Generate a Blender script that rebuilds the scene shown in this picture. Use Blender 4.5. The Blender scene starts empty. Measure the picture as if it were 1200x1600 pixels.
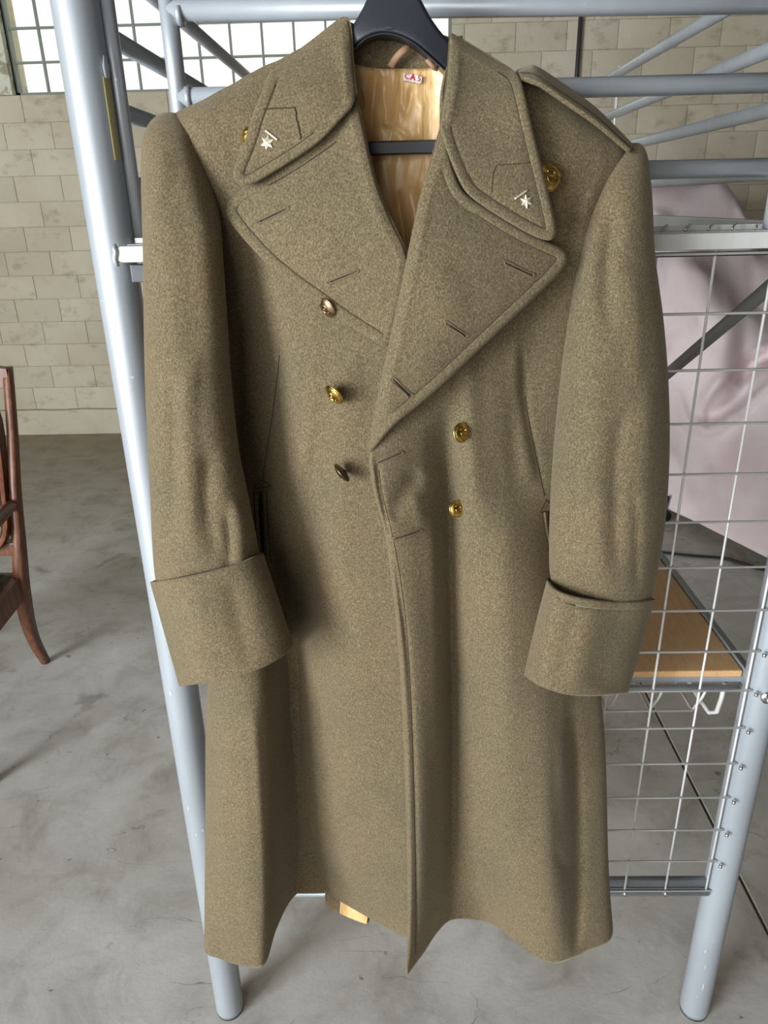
import bpy, bmesh, math, random
import numpy as np
from mathutils import Vector, Matrix, noise, geometry
from mathutils.bvhtree import BVHTree
S = bpy.context.scene
C = S.collection
random.seed(4)
rng = np.random.RandomState(4)

# ------------------------------------------------------------------ camera
F, H = 1153.0, 1.517
_D = np.array([66, -2760, F]); _D = _D / np.linalg.norm(_D)
_up = -_D
_w = (66 * 20 + F * F) / 2760
_Y = np.array([20, _w, F]); _Y = _Y / np.linalg.norm(_Y)
_X = np.cross(_Y, _up)
if _X[0] < 0: _X = -_X
R3 = np.array([_X, _Y, _up])            # world = R3 @ (right, up, forward)
cam = bpy.data.objects.new('camera', bpy.data.cameras.new('camera')); C.objects.link(cam)
cam.data.sensor_fit = 'VERTICAL'; cam.data.sensor_height = 24.0
cam.data.lens = F / 1600 * 24.0
cam.data.clip_start = 0.05
M = Matrix([[R3[i][0], R3[i][1], -R3[i][2], (0, 0, H)[i]] for i in range(3)] + [[0, 0, 0, 1]])
cam.matrix_world = M
S.camera = cam
S.view_settings.view_transform = 'Standard'; S.view_settings.look = 'None'
S.view_settings.gamma = 1; S.view_settings.use_curve_mapping = False
S.view_settings.exposure = 0.22
# ------------------------------------------------------------------ daylight
W = bpy.data.worlds.new('world'); S.world = W; W.use_nodes = True
bg = W.node_tree.nodes['Background']
bg.inputs[0].default_value = (1.0, 0.98, 0.92, 1); bg.inputs[1].default_value = 1.2
def area(name, loc, target, sx, sy, power, col):
    l = bpy.data.lights.new(name, 'AREA'); l.shape = 'RECTANGLE'; l.size = sx; l.size_y = sy
    l.energy = power; l.color = col
    o = bpy.data.objects.new(name, l); C.objects.link(o); o.location = loc
    o.rotation_euler = (Vector(target) - Vector(loc)).to_track_quat('-Z', 'Y').to_euler()
    return o
area('doorway_daylight', (-3.85, -2.75, 1.6), (0.0, 0.9, 1.05), 2.0, 2.4, 400, (0.87, 0.94, 1.0))
area('bay_door_daylight', (-1.4, -3.12, 1.7), (0.2, 1.2, 0.9), 2.6, 2.4, 48, (1.0, 0.98, 0.95))

# ------------------------------------------------------------------ helpers
def P(px, py, Y=None, X=None, Z=None):
    d = R3 @ np.array([px - 600.0, 800.0 - py, F])
    t = Y / d[1] if Y is not None else (X / d[0] if X is not None else (Z - H) / d[2])
    return np.array([0, 0, H]) + d * t
def proj(V):
    c = (np.asarray(V) - np.array([0, 0, H])) @ R3
    return np.stack([600 + F * c[:, 0] / c[:, 2], 800 - F * c[:, 1] / c[:, 2]], 1)

def new_mat(name, col, rough=0.6, metal=0.0, **kw):
    m = bpy.data.materials.new(name); m.use_nodes = True
    b = m.node_tree.nodes['Principled BSDF']
    b.inputs['Base Color'].default_value = (*col, 1); b.inputs['Roughness'].default_value = rough
    b.inputs['Metallic'].default_value = metal
    for k, v in kw.items(): b.inputs[k.replace('_', ' ')].default_value = v
    return m
def nodes(m): return m.node_tree.nodes, m.node_tree.links, m.node_tree.nodes['Principled BSDF']
def tex_noise(m, scale, detail=3, rough=0.6, stretch=None, dist=0.0):
    n, l, b = nodes(m)
    tc = n.new('ShaderNodeTexCoord'); mp = n.new('ShaderNodeMapping'); t = n.new('ShaderNodeTexNoise')
    l.new(tc.outputs['Object'], mp.inputs[0]); l.new(mp.outputs[0], t.inputs['Vector'])
    if stretch: mp.inputs['Scale'].default_value = stretch
    t.inputs['Scale'].default_value = scale; t.inputs['Detail'].default_value = detail
    t.inputs['Roughness'].default_value = rough; t.inputs['Distortion'].default_value = dist
    return t
def ramp(m, src, stops):
    n, l, b = nodes(m); r = n.new('ShaderNodeValToRGB'); l.new(src, r.inputs[0])
    e = r.color_ramp.elements
    while len(e) < len(stops): e.new(0.5)
    for i, (p, c) in enumerate(stops):
        e[i].position = p; e[i].color = (*c, 1) if len(c) == 3 else c
    return r.outputs[0]
def mixc(m, fac, a, b_, mode='MIX'):
    n, l, b = nodes(m); x = n.new('ShaderNodeMix'); x.data_type = 'RGBA'; x.blend_type = mode
    if isinstance(fac, float): x.inputs[0].default_value = fac
    else: l.new(fac, x.inputs[0])
    for i, v in ((6, a), (7, b_)):
        if isinstance(v, tuple): x.inputs[i].default_value = (*v, 1)
        else: l.new(v, x.inputs[i])
    return x.outputs[2]
def setcol(m, out): nodes(m)[1].new(out, nodes(m)[2].inputs['Base Color'])
def bump(m, src, strength, dist=0.001, prev=None):
    n, l, b = nodes(m); bp = n.new('ShaderNodeBump'); bp.inputs['Strength'].default_value = strength
    bp.inputs['Distance'].default_value = dist; l.new(src, bp.inputs['Height'])
    if prev: l.new(prev, bp.inputs['Normal'])
    l.new(bp.outputs[0], b.inputs['Normal']); return bp.outputs[0]

def make_wool(name, c1, c2, c3):
    m = new_mat(name, c1, 0.95)
    b = nodes(m)[2]
    b.inputs['Sheen Weight'].default_value = 0.25; b.inputs['Sheen Roughness'].default_value = 0.5
    b.inputs['Sheen Tint'].default_value = (0.8, 0.72, 0.55, 1)
    b.inputs['Specular IOR Level'].default_value = 0.15
    fine = tex_noise(m, 620, 2, 0.6, (1, 1, 0.7))
    mid = tex_noise(m, 210, 4, 0.75)
    big = tex_noise(m, 9, 4, 0.6)
    h = ramp(m, fine.outputs[0], [(0.34, c1), (0.52, c2), (0.70, c3)])
    k = ramp(m, mid.outputs[0], [(0.3, (0.88, 0.88, 0.88)), (0.7, (1.10, 1.10, 1.10))])
    g = ramp(m, big.outputs[0], [(0.35, (0.9, 0.93, 0.92)), (0.65, (1.07, 1.03, 1.0))])
    setcol(m, mixc(m, 1.0, mixc(m, 1.0, h, k, 'MULTIPLY'), g, 'MULTIPLY'))
    p = bump(m, mid.outputs[0], 0.35, 0.0012)
    bump(m, fine.outputs[0], 0.45, 0.0006, p)
    return m
WOOL = make_wool('wool', (0.088, 0.066, 0.036), (0.142, 0.109, 0.063), (0.212, 0.170, 0.106))
SEAM = new_mat('seam_thread', (0.045, 0.030, 0.015), 0.9)
THREAD = new_mat('buttonhole_thread', (0.14, 0.10, 0.06), 0.8)
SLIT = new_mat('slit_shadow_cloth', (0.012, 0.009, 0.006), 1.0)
GOLD = new_mat('gilt_brass', (0.72, 0.47, 0.12), 0.25, 1.0)
t = tex_noise(GOLD, 260, 4, 0.6); bump(GOLD, t.outputs[0], 0.5, 0.001)
setcol(GOLD, ramp(GOLD, t.outputs[0], [(0.35, (0.35, 0.2, 0.04)), (0.6, (0.85, 0.6, 0.18))]))
OLDBRASS = new_mat('tarnished_brass', (0.16, 0.12, 0.07), 0.35, 1.0)
ROSE = new_mat('worn_brass', (0.42, 0.28, 0.17), 0.3, 1.0)
STAR = new_mat('pale_metal', (0.85, 0.80, 0.62), 0.35, 0.6)
SATIN = new_mat('satin_lining', (0.55, 0.37, 0.17), 0.34, 0.0, Specular_IOR_Level=0.6)
t = tex_noise(SATIN, 9, 5, 0.6, (1.4, 1, 0.8), 0.8)
setcol(SATIN, ramp(SATIN, t.outputs[0], [(0.3, (0.62, 0.35, 0.13)), (0.7, (0.93, 0.62, 0.28))]))
t2 = tex_noise(SATIN, 26, 3, 0.5, (1.6, 1, 0.5), 0.6); bump(SATIN, t2.outputs[0], 0.6, 0.01)
STRAP = new_mat('loop_tape', (0.30, 0.17, 0.09), 0.6)
BLACK = new_mat('black_plastic', (0.022, 0.025, 0.032), 0.42)
t = tex_noise(BLACK, 700, 2); bump(BLACK, t.outputs[0], 0.15, 0.0005)
def make_metal(name, col, rough):
    m = new_mat(name, col, rough, 0.28)
    t = tex_noise(m, 14, 5, 0.6, (1, 1, 0.25)); u = tex_noise(m, 60, 3, 0.7)
    a = ramp(m, t.outputs[0], [(0.3, tuple(c * 0.9 for c in col)), (0.7, tuple(min(1, c * 1.08) for c in col))])
    s = ramp(m, u.outputs[0], [(0.72, (0, 0, 0)), (0.78, (1, 1, 1))])
    setcol(m, mixc(m, s, a, (0.62, 0.66, 0.70)))
    v = tex_noise(m, 500, 2); bump(m, v.outputs[0], 0.12, 0.0004)
    return m
METAL = make_metal('silver_paint', (0.37, 0.40, 0.43), 0.36)
RAILM = make_metal('satin_rail_paint', (0.56, 0.56, 0.53), 0.42)
WIREM = new_mat('galvanised_wire', (0.80, 0.80, 0.78), 0.35, 0.2)
DARKM = new_mat('dark_steel', (0.06, 0.065, 0.07), 0.4, 0.6)
ZINC = new_mat('zinc_bolt', (0.7, 0.7, 0.68), 0.28, 1.0)
CHIP = new_mat('chipped_paint_primer', (0.46, 0.48, 0.50), 0.9)
TAPE = new_mat('yellowed_tape', (0.42, 0.37, 0.17), 0.5)
TAG = new_mat('woven_tag', (0.85, 0.80, 0.74), 0.9)
t = tex_noise(TAG, 300, 3); setcol(TAG, ramp(TAG, t.outputs[0], [(0.35, (0.86, 0.66, 0.62)), (0.5, (0.90, 0.85, 0.79))]))
RED = new_mat('red_ink', (0.55, 0.03, 0.06), 0.8)
DESK = new_mat('beech_laminate', (0.55, 0.30, 0.12), 0.45)
t = tex_noise(DESK, 40, 5, 0.7, (6, 0.6, 6), 0.3)
setcol(DESK, ramp(DESK, t.outputs[0], [(0.3, (0.64, 0.36, 0.17)), (0.7, (0.80, 0.50, 0.25))]))
WOOD = new_mat('chair_wood', (0.20, 0.075, 0.035), 0.38)
t = tex_noise(WOOD, 18, 5, 0.6, (5, 5, 0.6), 0.5)
setcol(WOOD, ramp(WOOD, t.outputs[0], [(0.3, (0.085, 0.029, 0.014)), (0.7, (0.22, 0.085, 0.041))]))
FAB = new_mat('brocade', (0.05, 0.07, 0.07), 0.8)
t = tex_noise(FAB, 48, 2, 0.5, None, 2.2)
setcol(FAB, ramp(FAB, t.outputs[0], [(0.42, (0.022, 0.040, 0.042)), (0.50, (0.20, 0.16, 0.09)), (0.55, (0.03, 0.05, 0.045)), (0.62, (0.16, 0.13, 0.07))]))
GIMP = new_mat('gimp_braid', (0.42, 0.34, 0.24), 0.9)
t = tex_noise(GIMP, 420, 2); bump(GIMP, t.outputs[0], 0.9, 0.002)
PINK = new_mat('pink_cotton', (0.72, 0.56, 0.55), 0.85)
t = tex_noise(PINK, 3.5, 4, 0.6); setcol(PINK, ramp(PINK, t.outputs[0], [(0.35, (0.78, 0.63, 0.62)), (0.65, (0.86, 0.75, 0.76))]))
t = tex_noise(PINK, 5, 3, 0.5, (1, 1, 0.7), 0.3); bump(PINK, t.outputs[0], 0.35, 0.02)
CORD = new_mat('black_rubber', (0.012, 0.012, 0.013), 0.6)

WALL = new_mat('painted_block', (0.56, 0.52, 0.43), 0.75)
t = tex_noise(WALL, 1.3, 5, 0.65); u = tex_noise(WALL, 7, 6, 0.7, (1, 1, 1.6)); v = tex_noise(WALL, 60, 4, 0.6)
def world_coords(m):
    n, l, b = nodes(m); g = n.new('ShaderNodeNewGeometry')
    for x in n:
        if x.type == 'MAPPING': l.new(g.outputs['Position'], x.inputs[0])
world_coords(WALL)
a = ramp(WALL, t.outputs[0], [(0.35, (0.45, 0.395, 0.285)), (0.65, (0.56, 0.505, 0.395))])
s = ramp(WALL, u.outputs[0], [(0.55, (0, 0, 0)), (0.68, (0.6, 0.6, 0.6))])
nn, ll, bb = nodes(WALL)
oi = nn.new('ShaderNodeObjectInfo')
a = mixc(WALL, s, a, (0.27, 0.22, 0.15))
r_ = ramp(WALL, oi.outputs['Random'], [(0.0, (0.93, 0.93, 0.92)), (1.0, (1.05, 1.05, 1.05))])
setcol(WALL, mixc(WALL, 1.0, a, r_, 'MULTIPLY'))
bump(WALL, v.outputs[0], 0.35, 0.004)

CONC = new_mat('concrete', (0.36, 0.36, 0.35), 0.55)
t = tex_noise(CONC, 1.1, 6, 0.62, None, 0.3); u = tex_noise(CONC, 5.5, 6, 0.7, None, 0.6); v = tex_noise(CONC, 45, 5, 0.7); w = tex_noise(CONC, 4.2, 4, 0.6, None, 0.5)
a = ramp(CONC, t.outputs[0], [(0.32, (0.40, 0.375, 0.335)), (0.5, (0.51, 0.49, 0.455)), (0.68, (0.63, 0.62, 0.595))])
k = ramp(CONC, u.outputs[0], [(0.30, (0.70, 0.685, 0.66)), (0.5, (1, 1, 1)), (0.72, (1.14, 1.14, 1.15))])
a = mixc(CONC, 1.0, a, k, 'MULTIPLY')
s = ramp(CONC, w.outputs[0], [(0.62, (0, 0, 0)), (0.70, (0.5, 0.5, 0.5))])
a = mixc(CONC, s, a, (0.17, 0.13, 0.095))
# scratches and hairline cracks
n, l, b = nodes(CONC)
def scratches(scale, thr, rot, strength):
    g = n.new('ShaderNodeNewGeometry'); mp = n.new('ShaderNodeMapping'); vo = n.new('ShaderNodeTexVoronoi')
    vo.feature = 'DISTANCE_TO_EDGE'; vo.inputs['Scale'].default_value = scale
    nz = n.new('ShaderNodeTexNoise'); nz.inputs['Scale'].default_value = 2.0; nz.inputs['Detail'].default_value = 4
    l.new(g.outputs['Position'], mp.inputs[0]); mp.inputs['Rotation'].default_value = (0, 0, rot); mp.inputs['Scale'].default_value = (1, 3.5, 0.01)
    va = n.new('ShaderNodeVectorMath'); va.operation = 'ADD'
    l.new(mp.outputs[0], va.inputs[0]); l.new(mp.outputs[0], nz.inputs['Vector']); l.new(nz.outputs['Color'], va.inputs[1])
    l.new(va.outputs[0], vo.inputs['Vector'])
    r1 = ramp(CONC, vo.outputs['Distance'], [(0.0, (1, 1, 1)), (thr, (0, 0, 0))])
    nz2 = n.new('ShaderNodeTexNoise'); nz2.inputs['Scale'].default_value = 6.0; nz2.inputs['Detail'].default_value = 3
    l.new(g.outputs['Position'], nz2.inputs['Vector'])
    r2 = ramp(CONC, nz2.outputs[0], [(0.50, (0, 0, 0)), (0.60, (strength,) * 3)])
    return mixc(CONC, 1.0, r1, r2, 'MULTIPLY')
w2 = tex_noise(CONC, 23, 3, 0.5)
s2 = ramp(CONC, w2.outputs[0], [(0.70, (0, 0, 0)), (0.74, (0.75, 0.75, 0.75))])
a = mixc(CONC, s2, a, (0.12, 0.095, 0.07))
a = mixc(CONC, scratches(1.3, 0.005, 0.5, 0.75), a, (0.13, 0.12, 0.11))
a = mixc(CONC, scratches(3.1, 0.008, -0.9, 0.5), a, (0.55, 0.56, 0.57))
world_n = [x for x in n if x.type == 'MAPPING' and not x.inputs['Rotation'].default_value[2]]
g0 = n.new('ShaderNodeNewGeometry')
for x in world_n: l.new(g0.outputs['Position'], x.inputs[0])
# old ochre stain plus the far floor's weaker light, painted as one gradient
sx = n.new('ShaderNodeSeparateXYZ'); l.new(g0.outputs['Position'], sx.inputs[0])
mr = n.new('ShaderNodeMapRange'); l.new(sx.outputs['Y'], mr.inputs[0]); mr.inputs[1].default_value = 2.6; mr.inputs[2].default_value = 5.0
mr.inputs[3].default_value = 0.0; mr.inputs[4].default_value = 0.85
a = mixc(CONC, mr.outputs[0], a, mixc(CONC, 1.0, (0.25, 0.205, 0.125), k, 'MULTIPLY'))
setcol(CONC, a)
bump(CONC, v.outputs[0], 0.2, 0.003)
DIM = new_mat('dark_unseen_shell', (0.10, 0.09, 0.08), 0.8)  # unseen ceiling and walls, given a dark colour to cut bounced fill
SASH = new_mat('window_sash', (0.20, 0.23, 0.19), 0.6)
PIER = new_mat('peeling_paint', (0.55, 0.55, 0.42), 0.8)
t = tex_noise(PIER, 12, 5, 0.6); setcol(PIER, ramp(PIER, t.outputs[0], [(0.5, (0.58, 0.58, 0.46)), (0.6, (0.30, 0.27, 0.18))]))
GLASS = bpy.data.materials.new('frosted_pane'); GLASS.use_nodes = True
gn, gl = GLASS.node_tree.nodes, GLASS.node_tree.links
gn.clear(); go = gn.new('ShaderNodeOutputMaterial'); gm = gn.new('ShaderNodeMixShader'); gt = gn.new('ShaderNodeBsdfTransparent'); gg = gn.new('ShaderNodeBsdfGlossy')
gg.inputs['Roughness'].default_value = 0.1; gm.inputs[0].default_value = 0.06
gt.inputs[0].default_value = (0.97, 1.0, 0.97, 1)
gl.new(gt.outputs[0], gm.inputs[1]); gl.new(gg.outputs[0], gm.inputs[2]); gl.new(gm.outputs[0], go.inputs[0])

def link(name, me, mat, parent=None, smooth=True):
    if mat: me.materials.append(mat)
    o = bpy.data.objects.new(name, me); C.objects.link(o)
    if parent: o.parent = parent
    if smooth: me.polygons.foreach_set('use_smooth', [True] * len(me.polygons))
    return o
def root_loc(parent):
    v = Vector((0, 0, 0))
    while parent: v += parent.location; parent = parent.parent
    return v
def obj(name, V, Fc, mat, parent=None, smooth=True, loc=None):
    off = np.array(root_loc(parent)) if parent else np.zeros(3)
    if loc is not None: off = off + 0
    V = np.asarray(V, float) - off
    me = bpy.data.meshes.new(name); me.from_pydata(V.tolist(), [], [list(map(int, f)) for f in Fc]); me.update()
    return link(name, me, mat, parent, smooth)
def thing(name, label, cat, loc, group=None):
    o = bpy.data.objects.new(name, None); C.objects.link(o); o.location = loc; o.empty_display_size = 0.1
    o['label'] = label; o['category'] = cat
    if group: o['group'] = group
    return o
def structure(o): o['kind'] = 'structure'; return o

class MB:
    def __init__(s): s.v = []; s.f = []
    def add(s, V, Fc):
        k = len(s.v); s.v += [list(map(float, v)) for v in V]; s.f += [[i + k for i in f] for f in Fc]; return s
    def build(s, name, mat, parent=None, smooth=True): return obj(name, s.v, s.f, mat, parent, smooth)
def tube(pts, r, n=10, caps=True):
    pts = [Vector(p) for p in pts]; V = []; Fc = []
    rr = r if isinstance(r, (list, tuple)) else [r] * len(pts)
    up = None
    for i, p in enumerate(pts):
        d = (pts[min(i + 1, len(pts) - 1)] - pts[max(i - 1, 0)]).normalized()
        if up is None:
            up = Vector((0, 0, 1)) if abs(d.z) < 0.9 else Vector((0, 1, 0))
        a = d.cross(up).normalized(); up = a.cross(d).normalized()
        for k in range(n):
            t = 2 * math.pi * k / n
            V.append(p + (a * math.cos(t) + up * math.sin(t)) * rr[i])
    for i in range(len(pts) - 1):
        for k in range(n):
            Fc.append([i * n + k, i * n + (k + 1) % n, (i + 1) * n + (k + 1) % n, (i + 1) * n + k])
    if caps:
        Fc.append(list(range(n))[::-1]); Fc.append([(len(pts) - 1) * n + k for k in range(n)])
    return V, Fc
def boxg(lo, hi, bev=0.0):
    bm = bmesh.new(); bmesh.ops.create_cube(bm, size=1)
    lo, hi = Vector(lo), Vector(hi)
    for v in bm.verts: v.co = Vector([lo[i] + (v.co[i] + .5) * (hi[i] - lo[i]) for i in range(3)])
    if bev: bmesh.ops.bevel(bm, geom=bm.edges[:], offset=bev, segments=2, affect='EDGES', profile=0.6)
    bm.verts.index_update()
    V = [v.co[:] for v in bm.verts]; Fc = [[v.index for v in f.verts] for f in bm.faces]; bm.free()
    return V, Fc
def box(name, lo, hi, mat, parent=None, bev=0.0): return obj(name, *boxg(lo, hi, bev), mat, parent, smooth=False)
def rod(name, pts, r, mat, parent=None, n=10): return obj(name, *tube(pts, r, n), mat, parent)
def cr(ctrl, n):
    """smooth curve through control rows (first axis), n samples"""
    ctrl = np.asarray(ctrl, float); k = len(ctrl); t = np.linspace(0, k - 1, n)
    i = np.clip(t.astype(int), 0, k - 2); u = (t - i)
    u = u.reshape(-1, *([1] * (ctrl.ndim - 1)))
    p0 = ctrl[np.maximum(i - 1, 0)]; p1 = ctrl[i]; p2 = ctrl[i + 1]; p3 = ctrl[np.minimum(i + 2, k - 1)]
    return 0.5 * (2 * p1 + (p2 - p0) * u + (2 * p0 - 5 * p1 + 4 * p2 - p3) * u ** 2 + (3 * p1 - p0 - 3 * p2 + p3) * u ** 3)
def grid_faces(nr, nc, wrap=False):
    Fc = []
    for i in range(nr - 1):
        for j in range(nc if wrap else nc - 1):
            a = i * nc + j; b_ = i * nc + (j + 1) % nc
            Fc.append([a, b_, b_ + nc, a + nc])
    return Fc
def fold_disp(px, folds):
    """ridges (amp > 0, towards the viewer) and valleys (amp < 0) along crease lines on the cloth"""
    d = np.zeros(len(px))
    for pts, w, amp in folds:
        pts = np.asarray(cr(pts, 24) if len(pts) > 2 else pts, float)
        best = np.full(len(px), 1e9); tt = np.zeros(len(px)); L = len(pts) - 1
        for i in range(L):
            a, b_ = pts[i], pts[i + 1]; ab = b_ - a
            t = np.clip(((px - a) @ ab) / (ab @ ab), 0, 1)
            q = np.hypot(*(px - a - t[:, None] * ab).T)
            m = q < best; best[m] = q[m]; tt[m] = (i + t[m]) / L
        fade = np.clip(np.minimum(tt, 1 - tt) * 5, 0, 1) ** 0.8
        d += amp * np.exp(-(best / w) ** 2) * (0.15 + 0.85 * fade)
    return d
def cloth_noise(V, amp=0.002, sx=14, sz=5, seed=0):
    return np.array([noise.noise(Vector((v[0] * sx + seed, v[1] * sx, v[2] * sz))) + 0.5 * noise.noise(Vector((v[0] * sx * 2.3 + seed, 7, v[2] * sz * 2.1))) for v in V]) * amp
def apply_folds(V, folds, amp=0.002, seed=0, sx=14, sz=5):
    V = np.array(V); px = proj(V); d = fold_disp(px, folds) + cloth_noise(V, amp, sx, sz, seed)
    ray = V - np.array([0, 0, H]); ray /= np.linalg.norm(ray, axis=1)[:, None]
    return V - ray * d[:, None]
def solidify(o, th, offset=-1):
    m = o.modifiers.new('cloth_thickness', 'SOLIDIFY'); m.thickness = th; m.offset = offset; return m
def surf_eval(objs):
    """first cloth surface met when looking from the viewpoint through a point of the garment"""
    Vs, Fs = [], []
    for o in objs:
        k = len(Vs); off = root_loc(o.parent) if o.parent else Vector()
        Vs += [v.co + off + o.location for v in o.data.vertices]; Fs += [[i + k for i in p.vertices] for p in o.data.polygons]
    bvh = BVHTree.FromPolygons(Vs, Fs)
    org = Vector((0, 0, H))
    def f(px, py, lift=0.0):
        d = Vector(R3 @ np.array([px - 600.0, 800.0 - py, F])).normalized()
        h, nrm, _, dist = bvh.ray_cast(org, d)
        if h is None: return None, None
        if nrm.dot(d) > 0: nrm = -nrm
        return h + nrm * lift, nrm
    return f
# ------------------------------------------------------------------ the room
WY = 5.22
floor = structure(box('floor', (-4.5, -3.2, -0.12), (4.5, 5.3, -0.02), CONC))
for x0, x1 in ((-4.5, 0.800), (0.808, 4.5)):
    for y0, y1 in ((-3.2, -0.95), (-0.942, 5.215)):
        box('slab', (x0, y0, -0.019), (x1, y1, 0.0), CONC, floor, 0.0015)
back = structure(thing('wall_back', '', '', (0, WY, 0)))
del back['label']; del back['category']
wx0, wx1, wz0, wz1 = -2.375, 0.348, 2.196, 3.456
mb = MB()
for lo, hi in (((-4.5, WY + .02, 0), (wx0, WY + .2, 3.9)), ((wx1, WY + .02, 0), (4.5, WY + .2, 3.9)), ((wx0, WY + .02, 0), (wx1, WY + .2, wz0 - .01)), ((wx0, WY + .02, wz1), (wx1, WY + .2, 3.9))):
    mb.add(*boxg(lo, hi))
mb.build('mortar', WALL, back, False)
bw, bh, joint = 0.308, 0.1543, 0.0020
blockmesh = {}
def block(x0, x1, z0, z1, store=None):
    if store is not None:
        store.add(*boxg((x0 + joint / 2, WY - 0.0005, z0 + joint / 2), (x1 - joint / 2, WY + .03, z1 - joint / 2))); return
    key = (round(x1 - x0, 3), round(z1 - z0, 3))
    if key not in blockmesh:
        V, Fc = boxg((joint / 2, 0.012, joint / 2), (x1 - x0 - joint / 2, 0.03, z1 - z0 - joint / 2), 0.003)
        me = bpy.data.meshes.new('block'); me.from_pydata(V, [], Fc); me.materials.append(WALL)
        me.polygons.foreach_set('use_smooth', [True] * len(me.polygons)); blockmesh[key] = me
    o = bpy.data.objects.new('block', blockmesh[key]); C.objects.link(o); o.parent = back
    o.location = (x0, random.uniform(-0.001, 0.001), z0)
rest = MB(); z = 0.19; r = 0
while z < 3.75:
    z1 = z + bh
    x = -4.5 - (0.15 if r % 2 else 0.004)
    while x < 4.5:
        a, b_ = max(x, -4.5), min(x + bw, 4.5)
        segs = [(a, b_)]
        if z1 > wz0 + 0.01 and z < wz1 - 0.01:
            segs = []
            if a < wx0: segs.append((a, min(b_, wx0)))
            if b_ > wx1: segs.append((max(a, wx1), b_))
        for s0, s1 in segs:
            if s1 - s0 < 0.03: continue
            near = s1 > -3.05 and s0 < 2.75 and z < 2.75
            block(s0, s1, z, z1, None if near else rest)
        x += bw
    z = z1; r += 1
ro = rest.build('block_courses', WALL, back, False); ro['kind'] = 'stuff'
pl = MB(); pv = np.linspace(-4.5, 4.5, 120); top = [0.185 + 0.006 * noise.noise(Vector((x * 5, 0, 0))) for x in pv]
V = []; 
for x, zt in zip(pv, top): V += [(x, WY + .02, 0), (x, WY - 0.012, 0), (x, WY - 0.012, zt - .004), (x, WY + .02, zt)]
structure(obj('baseboard_back', V, grid_faces(120, 4), WALL, None, False))
structure(box('ceiling', (-4.5, -3.2, 3.9), (4.5, 5.4, 4.0), DIM))
structure(box('wall_right', (4.5, -3.2, 0), (4.65, 5.4, 3.9), DIM))
mb = MB()
for lo, hi in (((-4.65, -1.0, 0), (-4.5, 5.4, 3.9)), ((-4.65, -3.2, 3.1), (-4.5, -1.0, 3.9))): mb.add(*boxg(lo, hi))
structure(mb.build('wall_left', WALL, None, False))
mb = MB()
for lo, hi in (((-4.65, -3.35, 0), (-4.0, -3.2, 3.9)), ((-0.1, -3.35, 0), (4.65, -3.2, 3.9)), ((-4.0, -3.35, 3.1), (-0.1, -3.2, 3.9))): mb.add(*boxg(lo, hi))
structure(mb.build('wall_front', DIM, None, False))
# window of small panes
win = structure(thing('window_1', '', '', ((wx0 + wx1) / 2, WY + 0.05, wz0))); del win['label']; del win['category']
vx = []; x = -2.178
while x < wx1 - 0.02: vx.append(x); x += 0.1955
zs = [2.374, 2.556, 2.736, 2.916, 3.096, 3.276]
mb = MB()
for a in ((wx0, wz0 - .004, wx0 + .02, wz1), (wx1 - .02, wz0 - .004, wx1, wz1), (wx0, wz0 - .004, wx1, wz0 + .014), (wx0, wz1 - .02, wx1, wz1)):
    mb.add(*boxg((a[0], WY + .035, a[1]), (a[2], WY + .075, a[3])))
mb.build('window_frame', SASH, win, False)
for q in vx: box('glazing_bar', (q - .006, WY + .04, wz0), (q + .006, WY + .065, wz1), SASH, win)
for q in zs: box('glazing_bar', (wx0, WY + .042, q - .006), (wx1, WY + .067, q + .006), SASH, win)
bx = [wx0 + .02] + vx + [wx1 - .02]; bz = [wz0 + .01] + zs + [wz1 - .02]
for i in range(len(bx) - 1):
    for j in range(len(bz) - 1):
        box('pane', (bx[i] + .004, WY + .050, bz[j] + .004), (bx[i + 1] - .004, WY + .054, bz[j + 1] - .004), GLASS, win)
structure(box('trim_1', (wx0 - .14, WY - .03, wz0 - .004), (wx0, WY + .04, wz1), PIER, None, 0.004))
# conduit
cd = obj('conduit_pipe', *tube([(1.108, WY - .022, 0.2), (1.108, WY - .022, 3.85)], 0.013, 10), DARKM)
cd['label'] = 'thin dark vertical conduit pipe fixed to the cream block wall right of the window'; cd['category'] = 'pipe'
# ------------------------------------------------------------------ bunk frame
bed = thing('bunk_bed_frame', 'silver-painted tubular steel bunk frame with wire mesh end panel that the coat hangs on', 'bed frame', (0.106, 1.0, 0))
LX, RX, FY, BY = -0.365, 0.577, 1.0, 3.10
for x in (LX, RX):
    for y in (FY, BY):
        zt = 2.06 if y == FY else 1.80
        V, Fc = tube([(x, y, 0.004), (x, y, 0.012), (x, y, zt), (x, y, zt + .015)], [0.0262, 0.0275, 0.0275, 0.0245], 32)
        p_ = obj('post', V, Fc, METAL, bed)
        if y == FY:
            obj('foot_cap', *tube([(x, y, 0.0), (x, y, 0.004)], 0.0262, 24), DARKM, p_)
RH = (1.548, 1.637, 1.722, 1.815)
UX = -0.255
for h in RH[:3]:
    rod('guard_bar', [(UX, 0.985, h + (0.002 if h > 1.7 else 0)), (RX - .02, 0.985, h - (0.010 if h > 1.7 else 0.001))], 0.0108, METAL, bed, 16)
rod('hanging_bar', [(LX, 0.97, 1.862), (RX, 0.97, 1.862)], 0.011, METAL, bed, 16)
rod('guard_upright', [(UX, 0.985, 1.478), (UX, 0.985, 1.86)], 0.0105, METAL, bed, 16)
rod('guard_upright', [(-0.3335, 1.012, 1.478), (-0.3335, 1.012, 1.86)], 0.0095, METAL, bed, 16)
rod('guard_upright', [(0.462, 0.987, 1.478), (0.462, 0.987, 1.555)], 0.009, METAL, bed, 16)
for h in (1.637, 1.72):
    rod('weld_collar', [(UX + .0095, .985, h), (UX + .016, .985, h)], 0.0125, METAL, bed, 16)
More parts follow.
